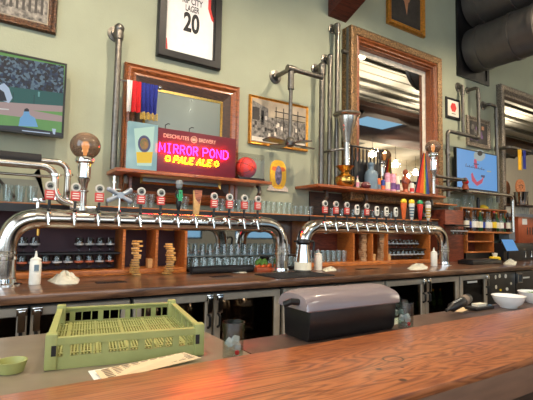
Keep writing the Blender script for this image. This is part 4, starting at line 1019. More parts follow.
MB().tube([(fx, sy, fz1+.01), (fx, sy, S2+.235)], .044, 20).build('tube', m_pipe, t)
q = MB(); zc = A(340, 148, sy).z; q.tube([(fx-.04, sy, zc), (fx-.17, 4.3, zc-.02), (fx-.17, 4.5, zc-.02)], .018, 10); q.build('arm', m_iron, t)
a = A(366, 185, 4.16); q = MB(); q.ball((0, 0, .052), .052, 20, (1.55, 1, 1)); 
t = thing('football', (a.x, 4.16, S2), 'maroon leather football lying on the right shelf', 'football')
q.v = [p+t.location for p in q.v]; q.build('ball', m_mar, t)
q = MB(); q.box(a.x-.035, a.x+.035, 4.105, 4.112, S2+.06, S2+.066)
q.build('laces', m_wp, t)
a = A(371, 186, sy+.03); H = A(371, 163, sy+.03).z-S2; x = a.x
t = thing('growler', (x, sy+.03, S2), 'blue grey metal jug bottle with narrow neck standing behind the football', 'jug')
q = MB(); q.lathe([(.085, 0), (.092, .01), (.092, H*.55), (.075, H*.68), (.04, H*.76), (.038, H*.88)], (x, sy+.03, S2), 24); q.build('body', m_steelblue, t)
q = MB(); q.lathe([(.044, H*.88), (.048, H*.9), (.048, H), (0, H)], (x, sy+.03, S2), 18); q.build('lid', m_steelblue, t)
q = MB(); q.tube(fillet([(x+.06, sy+.03, S2+H*.72), (x+.13, sy+.03, S2+H*.7), (x+.13, sy+.03, S2+H*.4), (x+.085, sy+.03, S2+H*.38)], .03), .009, 8); q.build('handle', m_steelblue, t)
# hanging rack of black paddles
ry = 4.29; rz = A(365, 148, ry).z; rx0, rx1 = A(352, 146, ry).x, A(380, 152, ry).x
t = thing('hanging_rack', ((rx0+rx1)/2, ry, S2), 'black metal rack with two posts and crossbar holding the hanging black paddles', 'rack')
for x in (rx0, rx1):
    MB().tube([(x, ry, S2+.001), (x, ry, rz+.01)], .014, 10).build('post', m_blackm, t)
q = MB(); q.tube([(rx0-.03, ry, rz), (rx1+.05, ry, rz)], .014, 10); q.ball((rx0-.04, ry, rz), .02, 10); q.ball((rx1+.06, ry, rz), .026, 10); q.build('crossbar', m_blackm, t)
q = MB(); q.box(rx0, rx1, ry-.02, ry+.02, S2+.001, S2+.03); q.build('base_bar', m_blackm, t)
def paddle(wd, ln):
    t = thing('black_paddle', (0, 0, 0), '', 'paddle')
    q = MB(); q.tube([(.019*cos(a), 0, .0+.019*sin(a)) for a in [2*pi*k/12 for k in range(13)]], .004, 6); q.build('hook_ring', m_chrome, t)
    q = MB(); q.prism([(-.010, -.024), (.010, -.024), (.012, -ln*.35), (wd, -ln*.5), (wd*.9, -ln), (-wd*.9, -ln), (-wd, -ln*.5), (-.012, -ln*.35)], -.008, .008); q.build('blade', m_black, t, bevel=.003); return t
pd = paddle(.042, .50)
for i in range(7): spawn(pd, (rx0+.07+(rx1-rx0-.12)*i/6, ry, rz), 'black paddle hanging from the black rack in front of the tall mirror', 'paddles on the black rack')
# small coloured cans and figurines
can_i = 0
def canister(px, pyb, pyt, r, m1, m2, name, label, cat, y=4.22, neck=False):
    x = A(px, pyb, y).x; H = max(.05, A(px, pyt, y).z-S2)
    t = thing(name, (x, y, S2), label, cat)
    prof = [(r*.9, 0), (r, .006), (r, H*.92), (r*.86, H*.97), (r*.84, H), (0, H)] if not neck else [(r*.9, 0), (r, .006), (r, H*.55), (r*.5, H*.7), (r*.3, H*.78), (r*.3, H*.95)]
    q = MB(); q.lathe(prof, (x, y, S2), 18); o = q.build('body', m1, t)
    q = MB(); q.lathe([(r*1.01, H*.15), (r*1.01, H*.5)], (x, y, S2), 18); q.build('printed_band', m2, o)
    if neck: q = MB(); q.lathe([(r*.34, H*.9), (r*.36, H), (0, H)], (x, y, S2), 14); q.build('cap', m2, t)
    return t
m_pink = mat('pink print', (216, 150, 170), .5, var=.35, scale=40); m_purp = mat('purple print', (120, 80, 140), .5, var=.3)
canister(357.5, 187, 176, .026, m_lab, m_pink, 'small_bottle', 'small pale bottle between the brass vase and football', 'bottle', 4.2, True)
canister(378.5, 188, 178.5, .034, m_orange, m_steelblue, 'tin_can', 'orange and blue tin right of the blue grey jug', 'can')
canister(383, 189, 180, .030, m_skyb if 0 else m_blue, m_orange, 'tin_can', 'short blue tin with orange band on the right shelf', 'can')
canister(387.5, 190, 173, .042, m_pink, m_lab, 'tin_can', 'tall pink tin, left of the two tall pink tins', 'can')
canister(393, 190, 174, .042, m_pink, m_purp, 'tin_can', 'tall pink tin with purple band, middle of the right shelf', 'can')
canister(397.5, 191, 176, .038, m_lab, m_purp, 'tin_can', 'pale tin with purple band left of the brown figure', 'can')
x = A(405.5, 191, 4.22).x; H = A(405.5, 169, 4.22).z-S2
t = thing('carved_figure', (x, 4.22, S2), 'small dark red brown carved figure between tins and rainbow flag', 'figurine')
q = MB(); q.lathe([(.05, 0), (.055, .02), (.035, .06), (.05, H*.35), (.062, H*.5), (.045, H*.66), (.02, H*.72), (.038, H*.82), (.036, H*.93), (0, H)], (x, 4.22, S2), 18); q.build('body', m_copper, t)
for s in (-1, 1): q = MB(); q.tube([(x+s*.05, 4.22, S2+H*.6), (x+s*.085, 4.19, S2+H*.45), (x+s*.05, 4.15, S2+H*.38)], [.02, .016, .012], 8); q.build('arm', m_mar, t)
canister(412, 192, 183, .03, m_wp, m_red, 'tin_can', 'small white tin at the foot of the rainbow flag', 'can', 4.15)
# rainbow flag
t = thing('rainbow_flag', (A(421, 190, 4.18).x, 4.0, S2), 'small rainbow striped flag draped on a stick at the right end of the shelf', 'flag')
cols = [(58, 40, 60), (196, 44, 40), (224, 96, 40), (236, 190, 50), (70, 150, 70), (60, 80, 160)]
top = A(424.5, 153, 4.18); bl = A(414.5, 190, 4.18); br = A(430, 191, 4.18); zb = S2+.02
MB().tube([(top.x+.01, 4.21, S2), (top.x+.01, 4.21, top.z+.03)], .007, 8).build('stick', m_pale, t)
for k, c in enumerate(cols):
    u0, u1 = k/6, (k+1)/6; q = MB(); n = 8; vs = []
    for side in (0, 1):
        for j in range(n+1):
            v = j/n
            for u in (u0, u1):
                xb = bl.x+(br.x-bl.x)*u; xt = top.x-.03+.06*u; vs.append((xt+(xb-xt)*v, 4.18+side*.004+.02*v*sin(u*9), top.z+(zb-top.z)*v+.05*v*(u-.5)*(-1)))
    m_ = 2*(n+1); fs = []
    for j in range(n): p = 2*j; fs += [(p, p+1, p+3, p+2), (p+m_, p+m_+2, p+m_+3, p+m_+1), (p, p+2, p+m_+2, p+m_), (p+1, p+1+m_, p+3+m_, p+3)]
    fs += [(0, m_, m_+1, 1), (2*n, 2*n+1, 2*n+1+m_, 2*n+m_)]
    q.add(vs, fs); q.build('stripe', mat('flag stripe %d' % k, c, .85), t)

# ------------------------------------------------------------------ glassware prototypes
def pint(h=.15, r=.043, m=m_glassf, name='pint_glass', cat='glass'):
    t = thing(name, (0, 0, 0), '', cat)
    MB().shell([(0, .004), (r*.70, .002), (r*.72, .006), (r*.74, .02), (r, h), (r-.002, h+.001)], (0, 0, 0), 18).build('glass', m, t); return t
def tulip():
    t = thing('tulip_glass', (0, 0, 0), '', 'glass')
    MB().shell([(0, .002), (.032, .002), (.034, .006), (.008, .012), (.007, .035), (.022, .045), (.042, .075), (.040, .11), (.034, .14), (.032, .14), (.038, .11), (.040, .075), (.02, .05), (0, .047)], (0, 0, 0), 16).build('glass', m_glass, t)
    q = MB(); q.lathe([(.0433, .070), (.0433, .086)], (0, 0, 0), 16); q.build('white_logo', m_logo, t); return t
PG = pint(); PS = pint(.12, .04, m_glassf); PS.name = 'short_glass'; TG = tulip(); TGr = tulip(); TGr.name = 'tulip_glass_red'
for c in [x for x in bpy.data.objects if x.parent == TGr and x.name.startswith('white_logo')]:
    c.data = c.data.copy(); c.data.materials[0] = m_logor; c.name = 'orange_logo'
# glasses on the ledge, left group
x = -.28
while x < .30:
    for dy in (.06, .17): spawn(PG, (x, FY+dy, TZ+.001), 'pint glass in the double row behind the left elbow of the draft pipe', 'pint glasses at the far left')
    x += .093
for i, px in enumerate((130.5, 136, 146, 152)): spawn(PG, (A(px, 200, 4.3).x, 4.32, TZ+.001), 'clear pint glass on the ledge below the pint picture of the neon sign', 'pint glasses under the neon sign')
for i, px in enumerate((181.5, 186)): spawn(PG, (A(px, 200, 4.3).x, 4.32, TZ+.001), 'clear pint glass between the green tap handle and the wooden one', 'pint glasses between green and wooden handles')
for i, px in enumerate((218.5, 223.5, 234, 240, 249, 254)): spawn(PG, (A(px, 202, 4.3).x, 4.33, TZ+.001), 'clear pint glass behind the right taps of the left draft pipe', 'pint glasses below the basketball')
for i, px in enumerate((263.5, 268.5, 273.5, 279, 284.5, 289.5)): spawn(PG, (A(px, 205, 4.3).x, 4.3, TZ+.001), 'clear pint glass on the ledge below the yellow oval sign', 'pint glasses below the oval sign')
for i, px in enumerate((295.5, 301, 306, 310.5)): spawn(PS, (A(px, 205, 4.3).x, 4.3, TZ+.001), 'shorter clear glass at the right end of the ledge by the pipes', 'short glasses by the pipes')
for i, px in enumerate((331, 341, 352, 362, 372, 381, 390)): spawn(PS, (A(px, 212, 4.4).x, 4.38, TZ+.001), 'clear glass behind the taps of the right draft pipe', 'short glasses behind the right taps')
# tulip glasses in the left cubby
x = -.42; k = 0
while x < 1.03:
    red = k in (7, 9, 12, 13, 15); spawn(TGr if red else TG, (x, FY+.13, CZ+.051), 'tulip glass with %s print on the bottom row of the left cubby' % ('orange' if red else 'white'), 'tulip glasses bottom row' + (' orange' if red else '')); x += .093; k += 1
x = -.42; k = 0
while x < 1.03:
    if x < .34 or x > .63: spawn(TG, (x, FY+.14, CZ+.213), 'tulip glass with white print on the upper row of the left cubby', 'tulip glasses upper row left cubby')
    x += .093
# right cubby rows
for i in range(10):
    spawn(TG, (4.87+.093*i, FY+.11, CZ+.051), 'tulip glass with white print on the bottom row of the right cubby', 'tulip glasses bottom row right cubby')
    if i < 9: spawn(TG, (4.87+.093*i, FY+.14, CZ+.213), 'tulip glass with white print on the upper row of the right cubby', 'tulip glasses upper row right cubby')
for i in range(8):
    for dy in (.08, .19): spawn(PG, (3.38+.092*i, FY+dy, CZ+.051), 'clear pint glass in the left bay of the right cubby', 'pint glasses in the right cubby')
# middle glasses in front of the low mirror, inverted rows on racks
t = thing('glass_tray', (2.45, 4.3, CZ), 'black wire glass tray in front of the low mirror', 'tray')
q = MB(); q.loop(1.76, 3.29, 4.09, 4.5, [(0, 1.052), (0, 1.085), (.012, 1.085), (.012, 1.052)]); q.v = [Vector((p.x, p.z, p.y)) for p in q.v]
q.box(1.76, 3.29, 4.09, 4.5, 1.051, 1.06); q.build('tray', m_rubber, t)
PI = pint(.13, .04, m_glassf); PI.name = 'inverted_glass'
for ch in [x for x in bpy.data.objects if x.parent == PI]: ch.rotation_euler = (pi, 0, 0); ch.location = (0, 0, .13)
for j in range(3):
    for i in range(16): spawn(PI, (1.82+.092*i+.02*(j % 2), 4.17+.11*j, 1.061), 'upside down glass in the rows in front of the low mirror', 'upside down glasses on the wire tray')
t = thing('glass_tray', (2.45, 4.42, CZ), 'clear raised rack carrying the upper glasses before the low mirror', 'tray')
q = MB(); q.box(1.76, 3.29, 4.34, 4.52, 1.200, 1.207); q.build('plate', m_dsteel, t)
for x in (1.77, 3.28):
    MB().box(x-.008, x+.008, 4.505, 4.52, 1.086, 1.2).build('leg', m_dsteel, t)
for i in range(16): spawn(PI, (1.82+.092*i, 4.43, 1.208), 'upside down glass on the raised rack in front of the low mirror', 'upside down glasses on the raised rack')
# stacks of wooden coasters
def cstack(px, pyb, pyt, lab, m, y, n, zb, jit=.018, w=.034, bend=0):
    x = A(px, pyb, y).x; H = A(px, pyt, y).z-zb; h = H/n
    b = MB(); b.box(-w, w, -w, w, .001, h-.0045); c = solo(b, 'wooden_block', m, lab, 'wooden block', loc=(0, 0, 0), bevel=.002)
    rr = random.Random(px)
    for k in range(n):
        o = c if k == 0 else c.copy()
        if k: COL.objects.link(o)
        o.location = (x+rr.uniform(-jit, jit)+bend*sin(k/n*pi), y+rr.uniform(-.006, .006), zb+k*h); o.rotation_euler = (0, 0, rr.uniform(-.5, .5)); o['group'] = lab.replace('block in the', 'blocks in the')
m_gblk = wood('honey block wood', (176, 104, 40), (250, 194, 110), .35, scale=9, coat=.4)
cstack(135.5, 272, 240, 'pale wooden block in the left crooked stack before the left cubby', m_gblk, 4.12, 15, CZ+.001)
cstack(166.5, 271, 243, 'pale wooden block in the second crooked stack before the left cubby', m_gblk, 4.12, 14, CZ+.001, bend=.03)
m_pblk = mat('pale block wood', (176, 140, 104), .6, var=.2)
cstack(362.5, 262, 233, 'grey brown wooden block in the left stack inside the right cubby', m_pblk, 4.30, 14, CZ+.051, jit=.006, w=.04)
cstack(380.5, 262, 234, 'grey brown wooden block in the right stack inside the right cubby', m_pblk, 4.30, 14, CZ+.051, jit=.008, w=.04, bend=.02)
for i, (px, lab) in enumerate(((371, 'small pale box between the two block stacks in the right cubby'), (386.5, 'small pale box right of the block stacks in the right cubby'), (152, 'small pale box on the shelf between the two crooked block stacks'))):
    x = A(px, 255, 4.32).x; b = MB(); b.box(x-.05, x+.05, 4.28, 4.36, CZ+.051, CZ+.14); b.box(x-.052, x+.052, 4.278, 4.362, CZ+.12, CZ+.142)
    solo(b, 'small_box', m_pale, lab, 'box', bevel=.003)

# ------------------------------------------------------------------ things on the counter
def squeeze(px, pyb, pyt, label, r=.036, y=3.5):
    p = AZ(px, pyb, CZ); x, y = p.x, p.y; H = A(px, pyt, y).z-CZ
    t = thing('squeeze_bottle', (x, y, CZ), label, 'bottle')
    q = MB(); q.lathe([(r*.95, .001), (r, .008), (r, H*.66), (r*.9, H*.71)], (x, y, CZ), 20); q.build('body', m_wp, t)
    q = MB(); q.lathe([(r*.95, H*.71), (r*.95, H*.76), (r*.6, H*.79), (r*.3, H*.82), (r*.12, H), (0, H)], (x, y, CZ), 20); q.build('nozzle_cap', m_wp, t)
    return t, x, y, H
t, x, y, H = squeeze(34.5, 284.5, 251, 'white squeeze bottle with blue mark at the left end of the back counter', .042)
q = MB(); q.box(x-.012, x+.02, y-.0445, y-.041, CZ+H*.42, CZ+H*.6); q.build('blue_mark', m_steelblue, t)
squeeze(318, 270, 249, 'white squeeze bottle right of the coffee pot between the two pipe arches', .048)
squeeze(434, 266, 247.5, 'white squeeze bottle beside the right foot of the right draft pipe', .045)
# coffee pot
p = AZ(303, 273, CZ); x, y = p.x, 3.60; zt = A(303, 239, y).z; H = zt-CZ; x = A(303, 260, y).x
t = thing('coffee_pot', (x, y, CZ), 'steel coffee pot with black lid and handle between the two pipe arches', 'jug')
q = MB(); q.lathe([(.085, .001), (.09, .01), (.088, H*.3), (.062, H*.75), (.058, H*.86)], (x, y, CZ), 28); q.build('body', m_chrome, t)
q = MB(); q.lathe([(.064, H*.84), (.075, H*.9), (.07, H*.97), (.03, H), (0, H)], (x, y, CZ), 24); q.box(x-.11, x-.05, y-.02, y+.02, CZ+H*.9, CZ+H*.96); q.build('lid', m_black, t)
q = MB(); q.tube(fillet([(x+.05, y, CZ+H*.93), (x+.15, y, CZ+H*.95), (x+.135, y, CZ+H*.45)], .04), .013, 10); q.build('handle', m_black, t)
q = MB(); q.shell([(.0905, H*.12), (.0895, H*.34)], (x, y, CZ), 28); q.build('patterned_band', m_lab, t)
# drip mats and bottle caps on counter
b = MB(); p0, p1 = AZ(277, 279, CZ), AZ(328, 275, CZ); b.box(p0.x, p1.x, min(p0.y, p1.y)-.02, 3.72, CZ+.001, CZ+.009)
for k in range(22): xx = p0.x+(p1.x-p0.x)*(k+.5)/22; b.box(xx-.008, xx+.008, min(p0.y, p1.y)-.015, 3.715, CZ+.009, CZ+.013)
solo(b, 'bar_mat', m_rubber, 'black ribbed rubber mat on the counter at the foot of the pipe arches', 'mat')
for px, py, w, lb in ((111, 282.5, .24, 'left'), (221, 276.5, .22, 'middle'), (368, 269, .35, 'right')):
    p = AZ(px, py, CZ); q = MB(); q.box(p.x-w/2, p.x+w/2, p.y-.04, p.y+.04, CZ+.0005, CZ+.004)
    for k in range(9): q.box(p.x-w/2+.01+k*(w-.02)/9, p.x-w/2+.02+k*(w-.02)/9, p.y-.035, p.y+.035, CZ+.004, CZ+.006)
    solo(q, 'drip_grate', m_blackm, lb+' narrow black drip grate let into the brown counter', 'drip grate')
def towel(pts, label, m=m_cloth, h=.04, seed=1, z=CZ):
    "crumpled cloth heap: outline given in photo pixels on the surface"
    P = [AZ(a, b, z) for a, b in pts]; c = sum(P, Vector())/len(P); rr = random.Random(seed); n = 28; rings = 7; vs = []
    def edge(a):
        best = None; d = Vector((cos(a), sin(a), 0))
        for i in range(len(P)):
            a1, a2 = P[i]-c, P[(i+1) % len(P)]-c; e = a2-a1; den = d.x*e.y-d.y*e.x
            if abs(den) < 1e-9: continue
            tt = (a1.x*e.y-a1.y*e.x)/den; u = (a1.x*d.y-a1.y*d.x)/den
            if tt > 0 and -1e-6 <= u <= 1+1e-6: best = max(best or 0, tt)
        return best or .05
    for j in range(rings+1):
        v = j/rings
        for i in range(n):
            a = 2*pi*i/n; e = edge(a)*v; hh = h*(1-v**1.6)*(.75+.25*sin(3*a+seed))+h*.22*sin(5*a+4*v*3+seed)*(1-v)*v*4*.5+.004
            vs.append((c.x+cos(a)*e, c.y+sin(a)*e, z+max(.004, hh)))
    fs = [(j*n+i, j*n+(i+1) % n, (j+1)*n+(i+1) % n, (j+1)*n+i) for j in range(rings) for i in range(n)]
    k = len(vs)
    for i in range(n): p = vs[rings*n+i]; vs.append((p[0], p[1], z+.001))
    fs += [(rings*n+i, rings*n+(i+1) % n, k+(i+1) % n, k+i) for i in range(n)]; fs.append(tuple(k+i for i in range(n-1, -1, -1)))
    solo(MB().add(vs, fs), 'bar_towel', m, label, 'towel')
towel([(47, 281), (62, 277), (80, 279.5), (78, 284), (58, 285)], 'crumpled white towel right of the left squeeze bottle', h=.085, seed=2)
towel([(223, 268.5), (246, 269.5), (247, 273.5), (229, 272.5)], 'folded white towel in front of the upside down glasses', h=.03, seed=4)
towel([(322, 270), (334, 267.5), (337, 270.5), (325, 272)], 'small white towel beside the squeeze bottle near the coffee pot', h=.035, seed=5)
towel([(407, 268.5), (414, 266), (428, 267), (427, 269.5), (411, 270.5)], 'crumpled grey towel left of the right hand squeeze bottle', m_steelblue if 0 else m_cloth, h=.06, seed=7)
b = MB(); x0, x1 = A(191, 268, 3.98).x, A(252, 268, 3.98).x; b.tube([(x0, 3.98, CZ+.042), ((x0+x1)/2, 3.985, CZ+.044), (x1, 3.97, CZ+.042)], [.036, .040, .036], 18)
solo(b, 'rolled_mat', m_rubber, 'dark rolled bar mat lying before the upside down glasses', 'mat')
# garnish caddy
x = A(264, 268, 3.95).x; t = thing('garnish_caddy', (x, 3.95, CZ), 'small caddy with fruit and herbs behind the left arch foot', 'caddy')
q = MB(); q.box(x-.12, x+.12, 3.90, 4.0, CZ+.001, CZ+.05); q.build('box', m_copper, t, bevel=.004)
q = MB()
for i in range(6): q.ball((x-.09+.036*i, 3.95+.015*(i % 2), CZ+.066), .024, 12)
q.build('fruit', m_orange, t); q = MB()
for i in range(7): q.ball((x-.10+.02*i, 3.94, CZ+.10+.01*(i % 3)), .022, 8, (1, 1, 1.4))
q.build('herbs', m_leaf, t)
x = A(270.0, 258, 3.98).x; q = MB(); q.lathe([(.03, 0), (.06, .10), (.062, .10), (.056, .1), (.028, .004)], (0, 0, 0), 16)
q.v = [p+Vector((x-.04, 4.03, CZ+.06)) for p in q.v]; q.box(x-.08, x-.0, 3.99+.02, 4.07, CZ+.001, CZ+.0605)
solo(q, 'black_cup', m_black, 'black cup on a block just left of the left arch right leg', 'cup')

# ------------------------------------------------------------------ right hand zone
wx = lambda px, y, py=220: A(px, py, y).x
wz = lambda px, py, y: A(px, py, y).z
# brown panel column with hooks and glasses
by = 4.15
q = MB(); q.box(wx(448, by), wx(466, by), by+.05, WY-.03, CZ+.001, wz(457, 210, by)); r = solo(q, 'wood_column', m_back, 'reddish brown wood cabinet end between the right arch and the bottle shelf', 'cabinet', bevel=.004)
# open shelf unit
sx0, sx1, sx2 = wx(467, by, 240), wx(494, by, 240), wx(511.5, by, 232); zs = wz(488, 231.5, by)
t = thing('bottle_shelf', ((sx0+sx1)/2, by+.15, CZ), 'orange edged open shelf unit carrying the row of liquor bottles', 'shelf unit')
MB().box(sx0-.05, sx2, by, WY-.02, zs-.03, zs).build('top_board', m_oak, t, bevel=.003)
for z in (wz(480, 241, by), wz(480, 251.5, by)): MB().box(sx0, sx1, by, WY-.02, z-.022, z).build('shelf_board', m_oak, t, bevel=.003)
for x in (sx0+.012, sx1-.012): MB().box(x-.012, x+.012, by, WY-.02, wz(480, 251.5, by), zs-.03).build('side_board', m_oak, t)
MB().box(sx0, sx1, WY-.05, WY-.02, wz(480, 251.5, by), zs-.03).build('back_panel', m_back, t)
MB().box(sx0+.05, sx1-.05, by+.05, WY-.06, CZ+.001, wz(480, 251.5, by)-.022).build('plinth', m_black, t)
# grid rack behind bottles
gz0, gz1 = zs+.001, wz(482, 208.5, 4.4); gx0, gx1 = wx(460, 4.4, 215), wx(505, 4.4, 215)
t = thing('wooden_grid_shelf', ((gx0+gx1)/2, 4.45, gz0), 'red brown pigeonhole shelf behind the liquor bottles', 'shelf unit')
MB().box(gx0, gx1, 4.36, WY-.03, gz1-.025, gz1).build('top_board', m_oak, t, bevel=.002)
MB().box(gx0, gx1, WY-.045, WY-.03, gz0, gz1-.025).build('back_panel', m_back, t)
for k in range(6):
    x = gx0+.012+(gx1-gx0-.024)*k/5; MB().box(x-.011, x+.011, 4.36, WY-.045, gz0, gz1-.025).build('divider', m_oak, t)
B1 = bottle('liquor_bottle', .30, .037, m_amber, m_lab, m_black); B2 = bottle('liquor_bottle_green', .29, .036, m_gbot, m_lab, m_goldc)
B3 = bottle('liquor_bottle_clear', .29, .038, m_glassf, m_wp, m_black); B4 = bottle('liquor_bottle_blue', .28, .037, m_amber, m_blue, m_wp)
B5 = bottle('liquor_bottle_yellow', .30, .036, m_amber, m_yplast, m_red); B6 = bottle('liquor_bottle_red', .29, .036, m_gbot, m_mar, m_black)
names = {0: 'dark bottle with cream label', 1: 'green bottle with cream label', 2: 'clear bottle with white label', 3: 'dark bottle with blue label', 4: 'dark bottle with yellow label', 5: 'green bottle with dark red label'}
order = [0, 3, 2, 0, 1, 3, 2, 2, 4, 1, 2, 5, 0]; pr = [B1, B2, B3, B4, B5, B6]
for i, k in enumerate(order):
    px = 466.5+3.45*i; spawn(pr[k], (wx(px, 4.22, 228), 4.22+.02*(i % 2), zs+.001), '%s, %s in the row on the orange bottle shelf' % (names[k], ordn[i]), 'liquor bottle row', sc=1.22)
# upper pipes and jars over the grid
for (pa, pb, y, r, lab) in (((434, 177.5), (466, 178.5), 4.12, .024, 'upper short horizontal pipe rail right of the tall mirror'), ((432, 186), (461, 189.5), 4.06, .028, 'lower short horizontal pipe rail below the upper one')):
    a, b2 = A(*pa, y), A(*pb, y); z = (a.z+b2.z)/2
    t = thing('pipe_rail', (a.x, y, z), lab, 'pipe'); MB().tube([(a.x, y, z), (b2.x, y, z)], r, 14).build('pipe', m_iron, t)
    q = MB()
    for x in (a.x+.05, b2.x-.05): q.tube([(x-.03, y, z), (x+.03, y, z)], r*1.4, 14)
    q.build('fitting', m_iron, t); MB().tube([(b2.x-.08, y, z), (b2.x-.08, WY-.002, z)], r*.8, 10).build('wall_stub', m_iron, t)
a, b2 = A(468, 190.5, 4.15), A(511, 196.5, 4.15); z = (a.z+b2.z)/2
t = thing('pipe_rail', (a.x, 4.15, z), 'long pipe shelf rail under the blue television ending in a down bend', 'pipe')
MB().tube(fillet([(a.x, 4.15, z), (b2.x+.05, 4.15, z), (b2.x+.05, 4.15, 1.56)], .1), .03, 14).build('pipe', m_steel, t)
MB().tube([(a.x+.1, 4.15, z), (a.x+.1, WY-.002, z)], .022, 10).build('wall_stub', m_iron, t)
solo(MB().box(a.x+.02, b2.x-.05, 4.185, WY-.06, z+.024, z+.034), 'glass_plate', m_glassd, 'glass plate shelf behind the long pipe rail under the blue television', 'shelf')
t = thing('red_trinket', (wx(463, 4.1, 185), 4.06, z), 'small red figurine beside the blue television', 'figurine')
x = a.x+.10; zz = z+.035
t.location = (x, 4.26, zz)
q = MB(); q.lathe([(.05, 0), (.06, .04), (.04, .1), (.055, .15), (.03, .2), (0, .22)], (x, 4.26, zz), 14); q.build('body', m_copper, t); q = MB(); q.ball((x-.02, 4.22, zz+.13), .035, 12); q.build('red_front', m_redc, t)
JR = pint(.22, .06, m_glassf, 'glass_vase', 'vase')
for i, px in enumerate((452, 458, 464.5, 471, 489, 495)):
    spawn(JR, (wx(px, 4.45, 205), 4.44, gz1+.001) if px > 458.5 else (wx(px, 4.42, 205), 4.44, wz(457, 210, by)+.001), 'tall clear glass vase in the row above the liquor bottles', 'tall vases above the bottles')
b = MB(); b.lathe([(.03, 0), (.034, .14), (.034, .16), (.022, .165), (.02, .2), (0, .2)], (0, 0, 0), 14); b.v = [p+Vector((wx(478.5, 4.44), 4.44, gz1+.001)) for p in b.v]
solo(b, 'dark_bottle', m_black, 'dark bottle standing between the glass vases above the bottle shelf', 'bottle')
b = MB(); x = wx(484, 4.42); b.lathe([(.09, 0), (.085, .03), (.03, .07), (0, .075)], (x, 4.43, gz1+.001), 16)
solo(b, 'yellow_hat', m_yplast, 'small yellow dome object on top of the pigeonhole shelf', 'ornament')
# dark shelves left of column with bottles
hz_ = wz(446, 211, 4.3)
solo(MB().box(wx(436, 4.3), wx(458, 4.3)-.02, 4.3, WY-.03, hz_+.1, hz_+.125), 'small_shelf', m_oak, 'small upper orange wood shelf just right of the right taps', 'shelf', bevel=.003)
hz2 = wz(446, 219.5, 4.3)
solo(MB().box(5.83, wx(448, by)-.02, 4.3, WY-.03, hz2-.02, hz2), 'small_shelf', m_oak, 'small lower orange wood shelf just right of the right taps', 'shelf', bevel=.003)
q0 = wx(448, by)-.02
for i in range(4):
    spawn(B1 if i % 2 else B6, (5.88+(q0-.1-5.88)*i/3.2, 4.4, hz2+.001), 'dark bottle on the small lower shelf behind the right arch', 'bottles behind the right arch', sc=.6)
# stemmed glasses hanging before the column
HG = tulip(); HG.name = 'hanging_glass'
for ch in [x for x in bpy.data.objects if x.parent == HG]: ch.rotation_euler = (pi, 0, 0); ch.location = (0, 0, .14)
hx0, hx1 = wx(452, 4.05), wx(466, 4.05); hr = wz(460, 226, 4.05)
t = thing('glass_hanger', ((hx0+hx1)/2, 4.05, hr), 'dark hanger rail with stemmed glasses in front of the reddish cabinet end', 'rack')
MB().box(hx0-.02, hx1+.02, 3.98, by+.049, hr, hr+.02).build('rail', m_blackm, t)
for i in range(4): spawn(HG, (hx0+.03+(hx1-hx0-.06)*i/3, 4.05, hr-.141), 'stemmed glass hanging upside down from the dark hanger rail', 'hanging stemmed glasses')
# copper cabinet, box of paper, bucket and round board
cy = 4.15; c0, c1 = wx(518.5, cy, 230), wx(545, cy, 230); cz0, cz1 = wz(520, 243, cy), wz(520, 217, cy)
t = thing('copper_cabinet', ((c0+c1)/2, cy+.2, cz0), 'copper brown cabinet at the right edge with a pale sticker and dark vents', 'cabinet')
MB().box(c0, c1, cy, WY-.12, cz0, cz1).build('body', m_copper, t, bevel=.012)
MB().box(c0-.005, c1, cy-.006, WY-.115, cz1-.03, cz1+.004).build('rim', m_mwood, t)
a = A(524.5, 221.5, cy); MB().box(a.x-.09, a.x+.09, cy-.004, cy-.0005, a.z-.06, a.z+.06).build('sticker', m_plate, t)
q = MB()
for px in (527.5, 530, 532.5): a = A(px, 231, cy); q.box(a.x-.018, a.x+.018, cy-.003, cy-.0005, a.z-.07, a.z+.07)
q.build('vent', m_black, t)
x0, x1 = sx2+.02, c0-.02
solo(MB().box(x0, x1, 4.2, WY-.15, wz(502, 241, 4.2), wz(502, 220, 4.2)), 'grey_box', m_grey, 'pale grey metal box between the bottle shelf and the copper cabinet', 'box', bevel=.01)
t = thing('support_bench', ((c0+c1)/2, 4.2, CZ), 'black coffee station bench under the copper cabinet', 'bench')
MB().box(sx1+.03, c1+.3, 4.0, WY-.1, CZ+.001, wz(520, 243, cy)-.002).build('body', m_black, t, bevel=.01)
for i in range(3):
    q = MB(); q.tube([(c0-.1+.22*i, 3.988, CZ+.05), (c0-.1+.22*i, 3.988, CZ+.17)], .012, 8); q.build('lever', m_chrome, t)
t = thing('paper_box', (c0+.35, 4.2, cz1), 'white open box stacked with papers on the copper cabinet', 'box')
MB().box(c0-.02, c1-.3, cy+.05, WY-.17, cz1+.005, cz1+.07).build('box', m_grey, t, bevel=.004)
rr = random.Random(9)
for k in range(9):
    xx = c0+.02+(c1-c0-.45)*k/8.; q = MB(); q.obox((xx+.02, cy+.17, cz1+.13), .012, .15, .17, Matrix.Rotation(rr.uniform(-.25, .25), 3, 'Y')); q.build('paper', m_lab, t)
xx = wx(519.5, 4.25, 195)
t = thing('steel_bucket', (xx, 4.22, cz1+.22), 'shiny steel bucket standing in front of the round wooden board', 'bucket')
zb_ = wz(519.5, 205.5, 4.22); zt_ = wz(519.5, 192, 4.22); t.location.z = zb_
q = MB(); q.lathe([(.08, 0), (.085, .005), (.125, zt_-zb_-.01), (.132, zt_-zb_), (.12, zt_-zb_), (.075, .01), (0, .01)], (xx, 4.22, zb_), 24); q.build('bucket', m_chrome, t)
solo(MB().box(xx-.26, xx+.45, 4.0, WY-.13, zb_-.02, zb_-.001), 'small_shelf', m_dwood, 'narrow dark shelf holding the steel bucket at the right edge', 'shelf')
